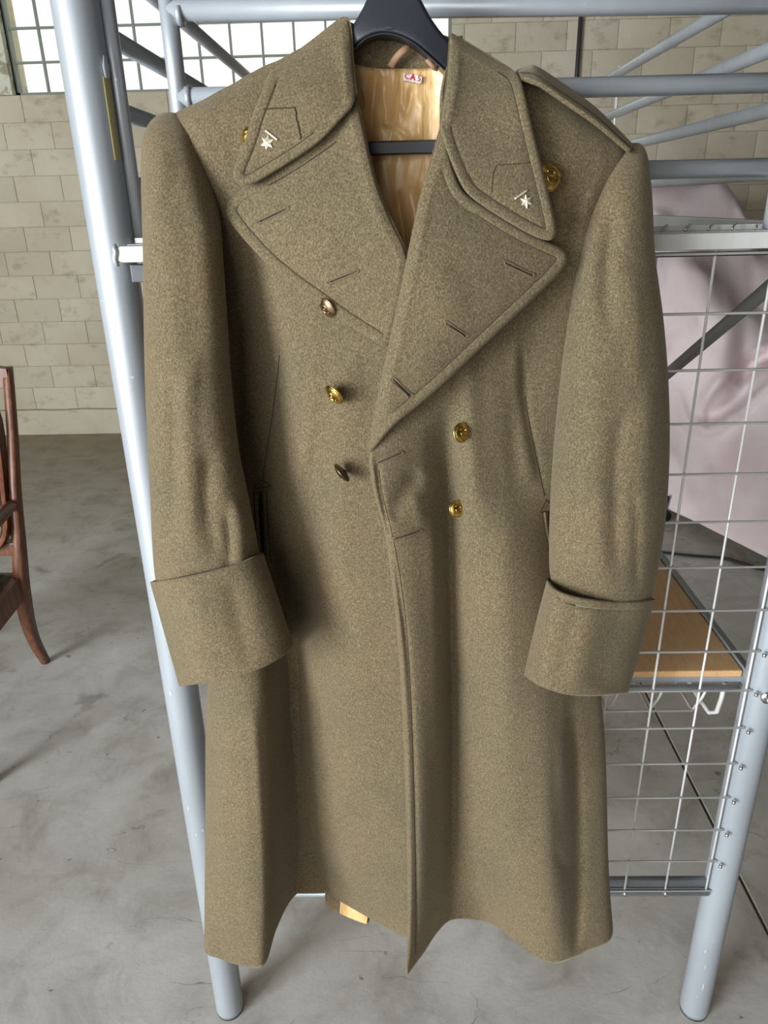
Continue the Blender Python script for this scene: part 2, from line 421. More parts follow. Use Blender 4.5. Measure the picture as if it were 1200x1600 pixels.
for h in RH:
    for x in (LX, RX):
        rod('side_rail', [(x, FY, h), (x, BY, h)], 0.0115, METAL, bed, 16)
rod('stay_rod', [(RX, 2.20, 1.46), (RX, 2.20, 1.83)], 0.0035, WIREM, bed, 8)
rail = box('end_rail', (-0.343, 0.944, 1.4575), (RX + .03, 0.966, 1.4765), RAILM, bed, 0.002)
V, Fc = tube([(-0.343, .943, 1.453), (-0.3445, .943, 1.462), (-0.342, .943, 1.470), (-0.3435, .943, 1.479)], 0.0035, 8)
obj('weld_bead', V, Fc, METAL, rail)
ang = box('mattress_ledge', (-0.335, 0.967, 1.4745), (RX - .02, 0.999, 1.4775), RAILM, bed, 0.001)
box('ledge_lip', (-0.335, 0.997, 1.4745), (RX - .02, 1.0, 1.4835), RAILM, ang)
for k in range(30):
    x = -0.30 + k * 0.0283
    obj('spring_hook', *tube([(x, .968, 1.4790), (x + .005, .976, 1.4830), (x + .011, .984, 1.4850)], 0.0016, 6), ZINC, ang)
for x in (LX, RX): box('side_beam', (x - .012, FY, 1.452), (x + .012, BY, 1.480), METAL, bed, 0.002)
box('end_rail', (LX, BY - .01, 1.4545), (RX, BY + .01, 1.4775), METAL, bed, 0.002)
# wire panel
for k in range(12): rod('mesh_wire', [(0.5455 - 0.0735 * k, 0.985, 0.350), (0.5455 - 0.0735 * k, 0.985, 1.453)], 0.0019, WIREM, bed, 8)
for k in range(16):
    zz = 1.4505 - 0.0733 * k
    rod('mesh_wire', [(-0.272, 0.9815, zz), (0.553, 0.9815, zz)], 0.0019, WIREM, bed, 8)
    if zz > 0.36: rod('weld_stub', [(0.5525, .972, zz), (0.5575, .969, zz)], 0.0035, ZINC, bed, 8)
rod('bottom_bar', [(LX, 1.000, 0.352), (RX, 1.000, 0.352)], 0.0105, METAL, bed, 16)
rod('mesh_frame_rod', [(-0.345, 0.985, 0.343), (0.55, 0.985, 0.343)], 0.0060, METAL, bed, 12)
rod('mesh_frame_rod', [(-0.336, 0.985, 1.450), (0.55, 0.985, 1.450)], 0.0030, DARKM, bed, 12)
for xx in (0.472, 0.3985): rod('weld_stub', [(xx, .979, 0.341), (xx, .983, 0.350)], 0.003, ZINC, bed, 8)
# cross brace on the right side
rod('cross_brace', [(RX + .004, 1.02, 1.49), (RX + .004, BY, 0.32)], 0.0115, make_metal('grey_paint', (0.20, 0.205, 0.20), 0.4), bed, 16)
# lower shelf
sh = box('shelf_board', (LX + .085, 1.036, 0.7775), (RX - .0145, 3.05, 0.790), DESK, bed, 0.003)
sh['label'] = 'beech-coloured laminate shelf board'
box('shelf_rail', (LX + .085, 1.038, 0.766), (RX - .012, 1.056, 0.7770), METAL, bed, 0.002)
rod('shelf_rail', [(LX + .085, 1.030, 0.760), (RX - .02, 1.030, 0.760)], 0.0062, METAL, bed, 16)
box('shelf_edge_rail', (RX - .012, 1.03, 0.757), (RX + .014, 2.93, 0.776), METAL, bed, 0.002)
box('shelf_edge_rail', (RX - .0125, 1.03, 0.776), (RX - .0095, 2.93, 0.794), METAL, bed, 0.0008)
box('shelf_edge_rail', (LX + .080, 1.03, 0.757), (LX + .110, 2.93, 0.776), METAL, bed, 0.002)
# bolts
b0 = P(1198, 1088, Y=0.975)
wsh = rod('washer', [(b0[0], .9735, b0[2]), (b0[0], .9700, b0[2])], 0.011, ZINC, bed, 20)
rod('bolt', [(b0[0], .970, b0[2]), (b0[0], .962, b0[2])], [0.0065, 0.0055], ZINC, wsh, 6)
b1 = P(232, 440, Y=0.975)
bb_ = rod('bolt', [(b1[0], .975, b1[2] + .012), (b1[0], .975, b1[2] - .010)], 0.004, DARKM, bed, 10)
for dz in (0.004, -0.003): rod('nut', [(b1[0], .975, b1[2] + dz), (b1[0], .975, b1[2] + dz - .004)], 0.0075, DARKM, bb_, 6)
box('bolt_bracket', (-0.336, 0.968, 1.432), (-0.285, 0.985, 1.4535), DARKM, bed, 0.001)
# tape and chips on the left post
V = []
na = 8; zz = np.linspace(1.573, 1.662, 6)
for z_ in zz:
    for a in np.linspace(math.radians(58), math.radians(84), na):
        V.append((LX + 0.0281 * math.sin(a), FY - 0.0281 * math.cos(a), z_))
tp = obj('tape_strip', V, grid_faces(6, na), TAPE, bed); solidify(tp, 0.0006, 0); tp['label'] = 'yellowed strip of tape on the left post'
V = []
for z_, a0, a1 in ((1.660, 62, 78), (1.672, 60, 84), (1.683, 66, 76)):
    for a in np.linspace(a0, a1, 4): V.append((LX + 0.0300 * math.sin(math.radians(a)), FY - 0.0300 * math.cos(math.radians(a)), z_))
tp = obj('torn_label', V, grid_faces(3, 4), CHIP, bed); solidify(tp, 0.0005, 0)
def chip(name, X0, a0, z0, da, dz, k, lift=0.0279):
    V = []; n_ = 11
    da, dz = da * .5, dz * .5; V.append((X0 + lift * math.sin(a0), FY - lift * math.cos(a0), z0))
    for i in range(n_):
        t_ = 2 * math.pi * i / n_; rr = 1 + 0.5 * noise.noise(Vector((k * 3.1, i * 1.7, 0)))
        a = a0 + da * rr * math.cos(t_)
        V.append((X0 + lift * math.sin(a), FY - lift * math.cos(a), z0 + dz * rr * math.sin(t_)))
    return obj(name, V, [[0, 1 + i, 1 + (i + 1) % n_] for i in range(n_)], CHIP, bed)
for k, (X0, a0, z0, da, dz) in enumerate(((LX, -10, 1.372, 3.5, .007), (LX, -6, 1.378, 2, .003), (LX, -25, .93, 4, .006), (LX, -18, .80, 8, .010), (LX, -22, .56, 6, .008), (LX, -6, .50, 7, .006), (LX, 20, .51, 7, .006),
        (RX, -20, .16, 3, .016), (RX, -12, .105, 5, .02), (RX, 14, .06, 5, .006), (RX, -30, .20, 5, .008), (RX, -14, .23, 3, .006), (RX, 2, .13, 3, .005), (RX, -26, .075, 3, .006))):
    chip('paint_chip', X0, math.radians(a0), z0, math.radians(da), dz, k)
# wire basket under the shelf
bk = thing('wire_basket', 'silver wire basket slung under the wooden shelf behind the mesh panel', 'basket', (0.25, 1.2, 0.69))
x0, x1 = -0.02, 0.520
for y in (1.062, 1.36):
    rod('rim_wire', [(x0, y, .742), (x1 + .012, y, .742)], 0.0030, WIREM, bk, 8)
    rod('lower_wire', [(x0, y, .690), (x1 - .018, y, .690)], 0.0024, WIREM, bk, 8)
k = 0; x = x1 - 0.005
while x > x0 + 0.01:
    rod('cross_wire', [(x + .008, 1.062, .742), (x, 1.062, .716), (x - .012, 1.063, .690), (x - .012, 1.358, .690), (x + .008, 1.36, .742)], 0.0026, WIREM, bk, 8)
    x -= 0.0745
rod('support_loop', [(0.548, 1.058, .752), (0.547, 1.058, .720), (0.543, 1.058, .690), (0.536, 1.068, .680), (0.527, 1.10, .690), (0.50, 1.20, .735), (0.49, 1.24, .752)], 0.0042, WIREM, bk, 8)
# ------------------------------------------------------------------ dust sheet over furniture
def Q(l): return [P(*a[:2], **a[2]) if isinstance(a[2], dict) else P(a[0], a[1], Y=a[2]) for a in l]
Zg = dict(Z=0.06)
rows = [
 Q([(930, 300, 4.8), (990, 300, 4.8), (1040, 300, 4.8), (1090, 302, 4.8), (1130, 302, 4.82), (1160, 352, 4.85), (1180, 400, 4.88), (1300, 400, 4.9)]),
 Q([(930, 284, 4.2), (990, 285, 4.18), (1040, 290, 4.18), (1090, 291, 4.24), (1134, 290, 4.31), (1172, 352, 4.38), (1188, 392, 4.42), (1300, 392, 4.6)]),
 Q([(930, 345, 4.05), (990, 345, 4.03), (1030, 345, 4.02), (1072, 350, 4.09), (1124, 350, 4.21), (1170, 360, 4.30), (1190, 400, 4.34), (1300, 396, 4.5)]),
 Q([(930, 395, 3.92), (990, 395, 3.90), (1035, 395, 3.90), (1078, 400, 3.93), (1120, 410, 4.10), (1165, 415, 4.20), (1200, 420, 4.24), (1300, 405, 4.4)]),
 Q([(930, 450, 3.85), (990, 450, 3.84), (1040, 445, 3.83), (1098, 437, 3.83), (1132, 455, 3.95), (1168, 478, 4.03), (1215, 470, 4.12), (1300, 440, 4.2)]),
 Q([(930, 510, 3.81), (990, 510, 3.81), (1040, 510, 3.79), (1090, 510, 3.75), (1135, 505, 3.71), (1168, 500, 3.82), (1215, 510, 3.88), (1300, 500, 3.8)]),
 Q([(930, 590, 3.78), (990, 590, 3.77), (1040, 590, 3.74), (1085, 590, 3.68), (1125, 590, 3.60), (1165, 580, 3.68), (1210, 580, 3.55), (1300, 590, 3.30)]),
 Q([(930, 680, 3.76), (990, 680, 3.73), (1040, 680, 3.68), (1085, 685, 3.60), (1120, 680, 3.54), (1160, 670, 3.46), (1205, 670, 3.36), (1300, 690, 3.15)]),
 Q([(930, 740, Zg), (990, 768, Zg), (1032, 790, Zg), (1080, 812, Zg), (1120, 832, Zg), (1160, 852, Zg), (1200, 872, Zg), (1290, 915, Zg)])]
G = cr(rows, 110); G = np.stack([cr(G[i], 150) for i in range(len(G))])
V = G.reshape(-1, 3)
V = apply_folds(V, [([(1092, 640), (1120, 600), (1175, 555), (1215, 535)], 9, 0.05), ([(1085, 655), (1110, 672), (1150, 650), (1215, 590)], 7, 0.05), ([(1150, 600), (1180, 565), (1210, 555)], 12, -0.09),
    ([(1058, 610), (1075, 660), (1110, 676), (1160, 640)], 9, 0.035), ([(1100, 650), (1130, 640), (1180, 600)], 9, -0.045), ([(1015, 330), (1050, 352), (1085, 395)], 9, 0.03), ([(1040, 700), (1060, 740), (1080, 800)], 16, 0.03),
    ([(1020, 560), (1040, 520), (1090, 500)], 16, 0.02), ([(1110, 700), (1130, 750), (1125, 800)], 16, -0.03)], 0.015, 3, 4, 3)
sheetroot = thing('draped_furniture', 'tall piece of furniture covered with a pale pink cotton dust sheet behind the mesh panel', 'furniture', (1.9, 3.6, 0))
sh_ = obj('dust_sheet', V, grid_faces(110, 150), PINK, sheetroot); solidify(sh_, 0.003, 0)
cs = P(1031, 814, Z=0.02)
V, Fc = tube([cs + np.array([0.03, 0.02, .015]), cs + np.array([0.03, 0.055, .015])], 0.032, 16); obj('caster', V, Fc, CORD, sheetroot)
rod('caster_stem', [cs + np.array([0.03, 0.04, .02]), cs + np.array([0.05, 0.06, .11])], 0.008, DARKM, sheetroot)
box('inner_frame', (1.62, 4.02, 0.10), (2.6, 4.5, 0.16), WOOD, sheetroot)
cpts = [P(*a, Z=0.007) for a in ((1020, 862), (1044, 864), (1080, 868), (1130, 872), (1160, 880), (1193, 890), (1240, 898), (1300, 893))]
co = obj('power_cord', *tube(cr(cpts, 40), 0.0065, 8), CORD); co['label'] = 'black cord lying on the concrete floor in front of the pink sheet'; co['category'] = 'cable'
# ------------------------------------------------------------------ armchair
ch = thing('armchair', 'carved reddish wooden armchair with dark floral upholstery at the left edge', 'chair', (-1.52, 2.0, 0))
def sweep(pts, ws, ds, n=26):
    """square-section member with width ws (x) and depth ds (y) along a curve"""
    c = cr(pts, n); w_ = np.interp(np.linspace(0, 1, n), np.linspace(0, 1, len(ws)), ws); d_ = np.interp(np.linspace(0, 1, n), np.linspace(0, 1, len(ds)), ds)
    V = []; sec = [(-1, -.7), (-.7, -1), (.7, -1), (1, -.7), (1, .7), (.7, 1), (-.7, 1), (-1, .7)]
    for p, a, b_ in zip(c, w_, d_):
        for s in sec: V.append((p[0] + s[0] * a / 2, p[1] + s[1] * b_ / 2, p[2]))
    Fc = grid_faces(n, 8, True) + [list(range(8))[::-1], [(n - 1) * 8 + k for k in range(8)]]
    return V, Fc
cx = -1.52
for s in (1, -1):
    X_ = lambda d: cx + s * d
    V, Fc = sweep([(X_(.215), 2.255, 0), (X_(.232), 2.18, .16), (X_(.262), 2.13, .34), (X_(.285), 2.13, .50), (X_(.300), 2.16, .70), (X_(.306), 2.21, .88), (X_(.304), 2.27, 1.075)], [.026, .034, .042, .036, .028, .026, .024], [.03, .04, .05, .045, .04, .035, .03])
    obj('rear_leg', V, Fc, WOOD, ch)
    V, Fc = sweep([(X_(.325), 1.64, 0), (X_(.315), 1.655, .18), (X_(.300), 1.67, .38), (X_(.302), 1.675, .44)], [.026, .034, .046, .046], [.026, .034, .046, .046])
    obj('front_leg', V, Fc, WOOD, ch)
    V = []; rr = cr([(X_(.290), 2.15, .665), (X_(.315), 2.02, .675), (X_(.335), 1.86, .675), (X_(.345), 1.74, .66), (X_(.340), 1.69, .635)], 24)
    V, Fc = tube(rr, [0.018 + .004 * math.sin(i / 23 * 3.1) for i in range(24)], 10); obj('armrest', V, Fc, WOOD, ch)
    V, Fc = tube(cr([(X_(.338), 1.74, .655), (X_(.325), 1.80, .57), (X_(.302), 1.77, .48), (X_(.300), 1.74, .40)], 20), 0.017, 10); obj('arm_support', V, Fc, WOOD, ch)
    V, Fc = tube([(X_(.268), 2.13, .385), (X_(.302), 1.675, .385)], 0.001, 4)
    mb = MB(); bm_ = []
    A = np.array([X_(.262), 2.13]); B = np.array([X_(.300), 1.675])
    o_ = np.array([.016, 0])
    V = [(A[0] - .016, A[1], .345), (A[0] + .016, A[1], .345), (A[0] + .016, A[1], .425), (A[0] - .016, A[1], .425), (B[0] - .016, B[1], .345), (B[0] + .016, B[1], .345), (B[0] + .016, B[1], .425), (B[0] - .016, B[1], .425)]
    obj('seat_rail', V, [[0, 1, 5, 4], [1, 2, 6, 5], [2, 3, 7, 6], [3, 0, 4, 7], [0, 3, 2, 1], [4, 5, 6, 7]], WOOD, ch, False)
box('seat_rail', (cx - .30, 1.66, .345), (cx + .30, 1.69, .425), WOOD, ch, 0.004)
box('seat_rail', (cx - .262, 2.115, .345), (cx + .262, 2.145, .425), WOOD, ch, 0.004)
V = []
for i in range(20):
    for j in range(20):
        u, v = i / 19 * 2 - 1, j / 19
        hw = .262 + .026 * (1 - v); e = (1 - abs(u) ** 6) * (1 - abs(2 * v - 1) ** 6)
        V.append((cx + u * hw, 1.68 + v * .44, .418 + .05 * e ** .5 if e > 0 else .418))
obj('seat_cushion', V, grid_faces(20, 20), FAB, ch)
def backp(u, v, off): # back plane
    z_ = .50 + v * .535; y_ = 2.115 + .02 * math.sin(v * 3) + .115 * v ** 1.5
    return (cx + u, y_ + off - .012, z_)
mb = MB()
V, Fc = sweep([(cx - .30, 2.262, 1.045), (cx, 2.275, 1.075), (cx + .30, 2.262, 1.045)], [.03, .03, .03], [.03, .03, .03]);
pts = [(cx + u, 2.262, 1.045 + .02 * (1 - (u / .3) ** 2)) for u in np.linspace(-.31, .31, 20)]
V = [];
for p in pts: V += [(p[0], p[1] - .016, p[2] - .03), (p[0], p[1] - .016, p[2] + .03), (p[0], p[1] + .016, p[2] + .03), (p[0], p[1] + .016, p[2] - .03)]
obj('top_rail', V, grid_faces(20, 4, True) + [[0, 1, 2, 3], [79, 78, 77, 76]], WOOD, ch, False)
pts = [(cx + u, 2.13, .535) for u in np.linspace(-.28, .28, 12)]
box('lower_rail', (cx - .285, 2.112, .50), (cx + .285, 2.15, .545), WOOD, ch, 0.004)
def outl(u0):
    o = []
    for k in range(48):
        t_ = 2 * math.pi * k / 48; c_, s_ = math.cos(t_), math.sin(t_)
        o.append((u0 * math.copysign(abs(c_) ** .35, c_), .5 + (.47 - (.288 - u0)) * math.copysign(abs(s_) ** .35, s_)))
    return o
o1 = outl(.288); o2 = outl(.268)
V = [backp(u, v, -.028) for u, v in o1] + [backp(u, v, -.030) for u, v in o2] + [backp(u, v, .012) for u, v in o1]
obj('back_moulding', V, grid_faces(2, 48, True) + [[i, (i + 1) % 48, 96 + (i + 1) % 48, 96 + i] for i in range(48)], WOOD, ch)
obj('gimp_trim', *tube([backp(u, v, -.031) for u, v in o2 + o2[:1]], 0.0062, 8), GIMP, ch)
V = [backp(0, .5, -.055)]; Fc = []
rings = 6
for r_i in range(1, rings + 1):
    f_ = r_i / rings
    for u, v in o2: V.append(backp(u * f_, .5 + (v - .5) * f_, -.055 + .03 * f_ ** 3))
for i in range(48): Fc.append([0, 1 + i, 1 + (i + 1) % 48])
Fc += [[f + 1 for f in q] for q in grid_faces(rings, 48, True)]
obj('back_upholstery', V, Fc, FAB, ch)
# ------------------------------------------------------------------ hanger
hg = thing('coat_hanger', 'wide black plastic suit hanger inside the collar of the coat', 'hanger', (0.0, 0.90, 1.60))
def chaikin(pts, n=2, closed=True):
    pts = [np.array(p, float) for p in pts]
    for _ in range(n):
        q = []
        for i in range(len(pts) if closed else len(pts) - 1):
            a, b_ = pts[i], pts[(i + 1) % len(pts)]; q += [a * .75 + b_ * .25, a * .25 + b_ * .75]
        pts = q
    return pts
def rbf(ctrl):
    c = np.array(ctrl, float); n_ = len(c); d = np.hypot(c[:, None, 0] - c[None, :, 0], c[:, None, 1] - c[None, :, 1]) / 100
    K = np.where(d > 0, d * d * np.log(d + 1e-9), 0); A = np.zeros((n_ + 3, n_ + 3)); A[:n_, :n_] = K + np.eye(n_) * 0.01
    Pm = np.c_[np.ones(n_), c[:, :2] / 100]; A[:n_, n_:] = Pm; A[n_:, :n_] = Pm.T
    w = np.linalg.solve(A, np.r_[c[:, 2], 0, 0, 0])
    def f(q):
        q = np.asarray(q, float); d = np.hypot(q[:, None, 0] - c[None, :, 0], q[:, None, 1] - c[None, :, 1]) / 100
        return np.where(d > 0, d * d * np.log(d + 1e-9), 0) @ w[:n_] + np.c_[np.ones(len(q)), q / 100] @ w[n_:]
    return f
def polydist(q, poly):
    best = np.full(len(q), 1e9); poly = np.asarray(poly)
    for i in range(len(poly)):
        a, b_ = poly[i], poly[(i + 1) % len(poly)]; ab = b_ - a
        t_ = np.clip(((q - a) @ ab) / (ab @ ab + 1e-12), 0, 1); best = np.minimum(best, np.hypot(*(q - a - t_[:, None] * ab).T))
    return best
def inpoly(q, poly):
    poly = np.asarray(poly); ins = np.zeros(len(q), bool); x, y = q[:, 0], q[:, 1]
    for i in range(len(poly)):
        (x0, y0), (x1, y1) = poly[i], poly[(i + 1) % len(poly)]
        c = ((y0 > y) != (y1 > y)) & (x < (x1 - x0) * (y - y0) / (y1 - y0 + 1e-12) + x0); ins ^= c
    return ins
def leaf(name, outline, ctrl, mat, parent, thick=0.004, edge=5.5, groove=None, step=6, smooth_it=2, extra=None, back_t=0.002, folds=(), namp=0.0006, roll=None, roll_r=24, roll_d=0.009):
    """a thick cloth leaf with rounded edges: outline, depth of its face, edge radius, optional sewn groove parallel to the edge"""
    poly = np.array(chaikin(outline, smooth_it)) if smooth_it else np.array(outline, float)
    L = []
    for i in range(len(poly)):
        a, b_ = poly[i], poly[(i + 1) % len(poly)]; k = max(1, int(np.hypot(*(b_ - a)) / 4)); L += [a + (b_ - a) * j / k for j in range(k)]
    poly = np.array(L); n_ = len(poly)
    lo, hi = poly.min(0), poly.max(0); pts = []
    gx, gy = np.meshgrid(np.arange(lo[0], hi[0], step), np.arange(lo[1], hi[1], step)); g = np.c_[gx.ravel(), gy.ravel()] + rng.uniform(-.6, .6, (gx.size, 2))
    g = g[inpoly(g, poly)]; d = polydist(g, poly); g = g[d > (22 if groove else edge + 3)]
    nb = np.roll(poly, -1, 0) - np.roll(poly, 1, 0); nb = np.c_[-nb[:, 1], nb[:, 0]] / np.hypot(*nb.T)[:, None]
    if not inpoly((poly[:5] + nb[:5] * 1.0), poly).sum() >= 3: nb = -nb
    inner = [g]
    offs = [1, 2.5, 4.5, edge]
    if groove: offs += [groove - 3, groove - 1.3, groove, groove + 1.3, groove + 3]
    for o in sorted(set(offs)):
        q = poly + nb * o; ok = inpoly(q, poly); q = q[ok]; dd = polydist(q, poly); inner.append(q[dd > o - 0.5])
    allp = np.vstack([poly] + inner)
    res = geometry.delaunay_2d_cdt([Vector(p) for p in allp], [], [list(range(n_))], 1, 1e-4)
    vs = np.array([v[:] for v in res[0]]); tri = res[2]
    base = rbf(ctrl)(vs); d = polydist(vs, poly)
    gw = np.ones(len(vs))
    if roll:
        dr = np.full(len(vs), 1e9)
        for ln in roll:
            q = cr(np.array(ln, float), 30)
            for a, b_ in zip(q, q[1:]):
                ab = b_ - a; t_ = np.clip(((vs - a) @ ab) / (ab @ ab + 1e-12), 0, 1); dr = np.minimum(dr, np.hypot(*(vs - a - t_[:, None] * ab).T))
        gw = np.clip((dr - groove - 1) / 6, 0, 1) if groove else gw
    prof = np.sqrt(np.clip(1 - (1 - np.clip(d / edge, 0, 1)) ** 2, 0, 1)) * thick
    if roll: prof -= roll_d * (1 - np.sqrt(np.clip(1 - (1 - np.clip(dr / roll_r, 0, 1)) ** 2, 0, 1)))
    if groove: prof -= gw * (0.0017 * np.exp(-((d - groove) / 1.6) ** 2) + 0.0012 * np.clip((d - groove) / 2, 0, 1) * np.exp(-np.clip(d - groove - 2, 0, 99) / 12))
    Yf = base - prof
    Vf = np.array([P(x, y, Y=yy) for (x, y), yy in zip(vs, Yf)])
    Vf = apply_folds(Vf, list(folds), namp, 5)
    Vb = np.array([P(x, y, Y=yy + back_t) for (x, y), yy in zip(vs, base)])
    nv = len(vs); Fc = []
    for t_ in tri:
        a = [vs[i] for i in t_]
        area_ = sum(a[i][0] * a[(i + 1) % 3][1] - a[(i + 1) % 3][0] * a[i][1] for i in range(3))
        t_ = list(t_) if area_ < 0 else list(t_)[::-1]
        Fc.append(t_); Fc.append([i + nv for i in t_[::-1]])
    cnt = {}
    for f in Fc[::2]:
        for i in range(3): e = (f[i], f[(i + 1) % 3]); cnt[e] = 1
    for (a, b_) in list(cnt):
        if (b_, a) not in cnt: Fc.append([b_, a, a + nv, b_ + nv])
    o = obj(name, np.vstack([Vf, Vb]), Fc, mat, parent)
    o['_n'] = nv; del o['_n']
    return o, poly, nb
ho = [(588, -26), (640, -26), (655, -6), (666, 15), (673, 28), (690, 52), (715, 78), (800, 128), (900, 196), (950, 240), (945, 258), (930, 252), (880, 222), (790, 172), (700, 114), (684, 98), (668, 84), (652, 70), (635, 60), (617, 53), (600, 51), (585, 53), (571, 60), (560, 68), (550, 78), (520, 102), (440, 150), (340, 202), (300, 232), (285, 226), (290, 212), (330, 186), (430, 132), (510, 85), (545, 50), (553, 36), (562, 22), (570, 6), (578, -12)]
hctrl = [(600, -20, .890), (600, 50, .878), (560, 60, .880), (660, 70, .880), (700, 100, .890), (800, 160, .915), (940, 250, .922), (520, 90, .893), (420, 150, .915), (290, 225, .922), (640, 0, .886), (570, 10, .886)]
hb, hpoly, hn = leaf('shoulder_body', ho, hctrl, BLACK, hg, 0.006, 6, None, 6, 1, back_t=0.010, namp=0)
base = rbf(hctrl)
lip = cr([(545, 84), (552, 76), (571, 60), (585, 54), (600, 51.5), (617, 53.5), (635, 60), (652, 70.5), (668, 84), (684, 98), (700, 113), (722, 130)], 60)
V = []
for (x, y), yy in zip(lip, base(lip)):
    V += [P(x, y, Y=yy - .0065), P(x, y + 1.0, Y=yy - .007), P(x, y + 3, Y=yy + .0), P(x, y + 11, Y=yy + .026), P(x, y + 6, Y=yy + .028), P(x, y - 2, Y=yy)]
obj('moulded_lip', V, grid_faces(60, 6, True), BLACK, hg)
a, b_ = P(470, 234, Y=.905), P(790, 234, Y=.905)
mb = MB()
V = []
for t_ in np.linspace(0, 1, 12):
    c = a + (b_ - a) * t_
    for dy, dz in ((-.006, -.005), (-.006, .0055), (-.003, .0075), (.006, .0075), (.006, -.0065), (-.003, -.0065)): V.append((c[0], c[1] + dy, 1.5735 + dz - 0.0005))
obj('trouser_bar', V, grid_faces(12, 6, True) + [[5, 4, 3, 2, 1, 0], [66, 67, 68, 69, 70, 71]], BLACK, hg, False)
ht = P(614, -26, Y=.888)
rod('hook', cr([(ht[0], .893, ht[2] - .01), (ht[0], .893, ht[2] + .03), (ht[0], .895, ht[2] + .055), (ht[0], .93, ht[2] + .085), (ht[0], .962, 1.8770), (ht[0], .983, 1.872), (ht[0], .987, 1.858)], 40), 0.0022, ZINC, hg, 8)
s0 = P(607, 44.5, Y=.8705)
box('moulding_mark', s0 - np.array([.0030, .002, .0005]), s0 + np.array([.0030, .0, .0005]), DARKM, hg)

# ------------------------------------------------------------------ the overcoat
coat = thing('overcoat', 'olive-brown wool double-breasted military overcoat with gilt buttons and wide turned-back cuffs', 'coat', (0.0, 0.90, 0.40))
HZ = dict(Z=0.40)
# columns: side wrap, silhouette, folds ... centre edge
VL = [
 Q([(262, 183, .925), (266, 180, .915), (290, 168, .905), (315, 157, .90), (340, 143, .898), (365, 130, .897), (390, 115, .896), (415, 102, .896), (437, 93, .895), (470, 75, .893), (520, 56, .893), (548, 50, .893)]),
 Q([(268, 202, .925), (276, 198, .895), (298, 191, .880), (321, 183, .875), (346, 174, .874), (370, 162, .874), (394, 150, .876), (418, 138, .878), (441, 130, .880), (480, 116, .882), (520, 102, .870), (548, 96, .872)]),
 Q([(286, 262, .930), (294, 258, .888), (317, 254, .870), (343, 248, .866), (368, 243, .866), (392, 238, .865), (415, 232, .865), (438, 226, .863), (462, 222, .855), (495, 216, .852), (530, 212, .850), (558, 210, .850)]),
 Q([(310, 330, .932), (320, 330, .898), (342, 330, .878), (367, 328, .870), (392, 326, .866), (414, 325, .863), (436, 324, .858), (460, 322, .853), (484, 320, .850), (515, 320, .846), (550, 320, .843), (582, 320, .842)]),
 Q([(325, 450, .93), (335, 450, .918), (352, 450, .914), (375, 450, .905), (400, 450, .888), (425, 450, .864), (450, 450, .856), (475, 450, .850), (500, 450, .846), (540, 450, .842), (600, 450, .838), (650, 450, .838)]),
 Q([(340, 600, .935), (347, 600, .925), (368, 600, .926), (392, 600, .922), (415, 600, .908), (436, 600, .884), (458, 600, .858), (480, 600, .848), (507, 600, .842), (545, 600, .834), (600, 600, .830), (650, 600, .830)]),
 Q([(345, 780, .935), (352, 780, .926), (372, 780, .928), (396, 780, .926), (415, 780, .919), (432, 780, .906), (452, 780, .886), (475, 780, .862), (502, 780, .852), (540, 780, .838), (595, 780, .832), (640, 780, .832)]),
 Q([(346, 950, .935), (342, 950, .912), (362, 950, .896), (387, 950, .900), (412, 950, .908), (432, 950, .920), (450, 950, .926), (470, 950, .920), (496, 950, .886), (548, 950, .846), (610, 950, .835), (650, 950, .835)]),
 Q([(334, 1100, .935), (323, 1100, .890), (350, 1100, .848), (385, 1100, .836), (414, 1100, .846), (432, 1100, .886), (449, 1100, .922), (467, 1100, .930), (490, 1100, .898), (550, 1100, .852), (620, 1100, .838), (660, 1100, .838)]),
 Q([(333, 1300, .935), (321, 1300, .870), (350, 1300, .828), (386, 1300, .812), (416, 1300, .822), (432, 1300, .864), (452, 1300, .908), (478, 1300, .930), (503, 1300, .908), (558, 1300, .862), (627, 1300, .838), (665, 1300, .838)]),
 Q([(333, 1402, HZ), (319, 1480, HZ), (346, 1499, HZ), (386, 1511, HZ), (414, 1506, HZ), (432, 1452, HZ), (456, 1405, HZ), (487, 1384, HZ), (510, 1396, HZ), (562, 1426, HZ), (629, 1463, HZ), (668, 1478, HZ)])]
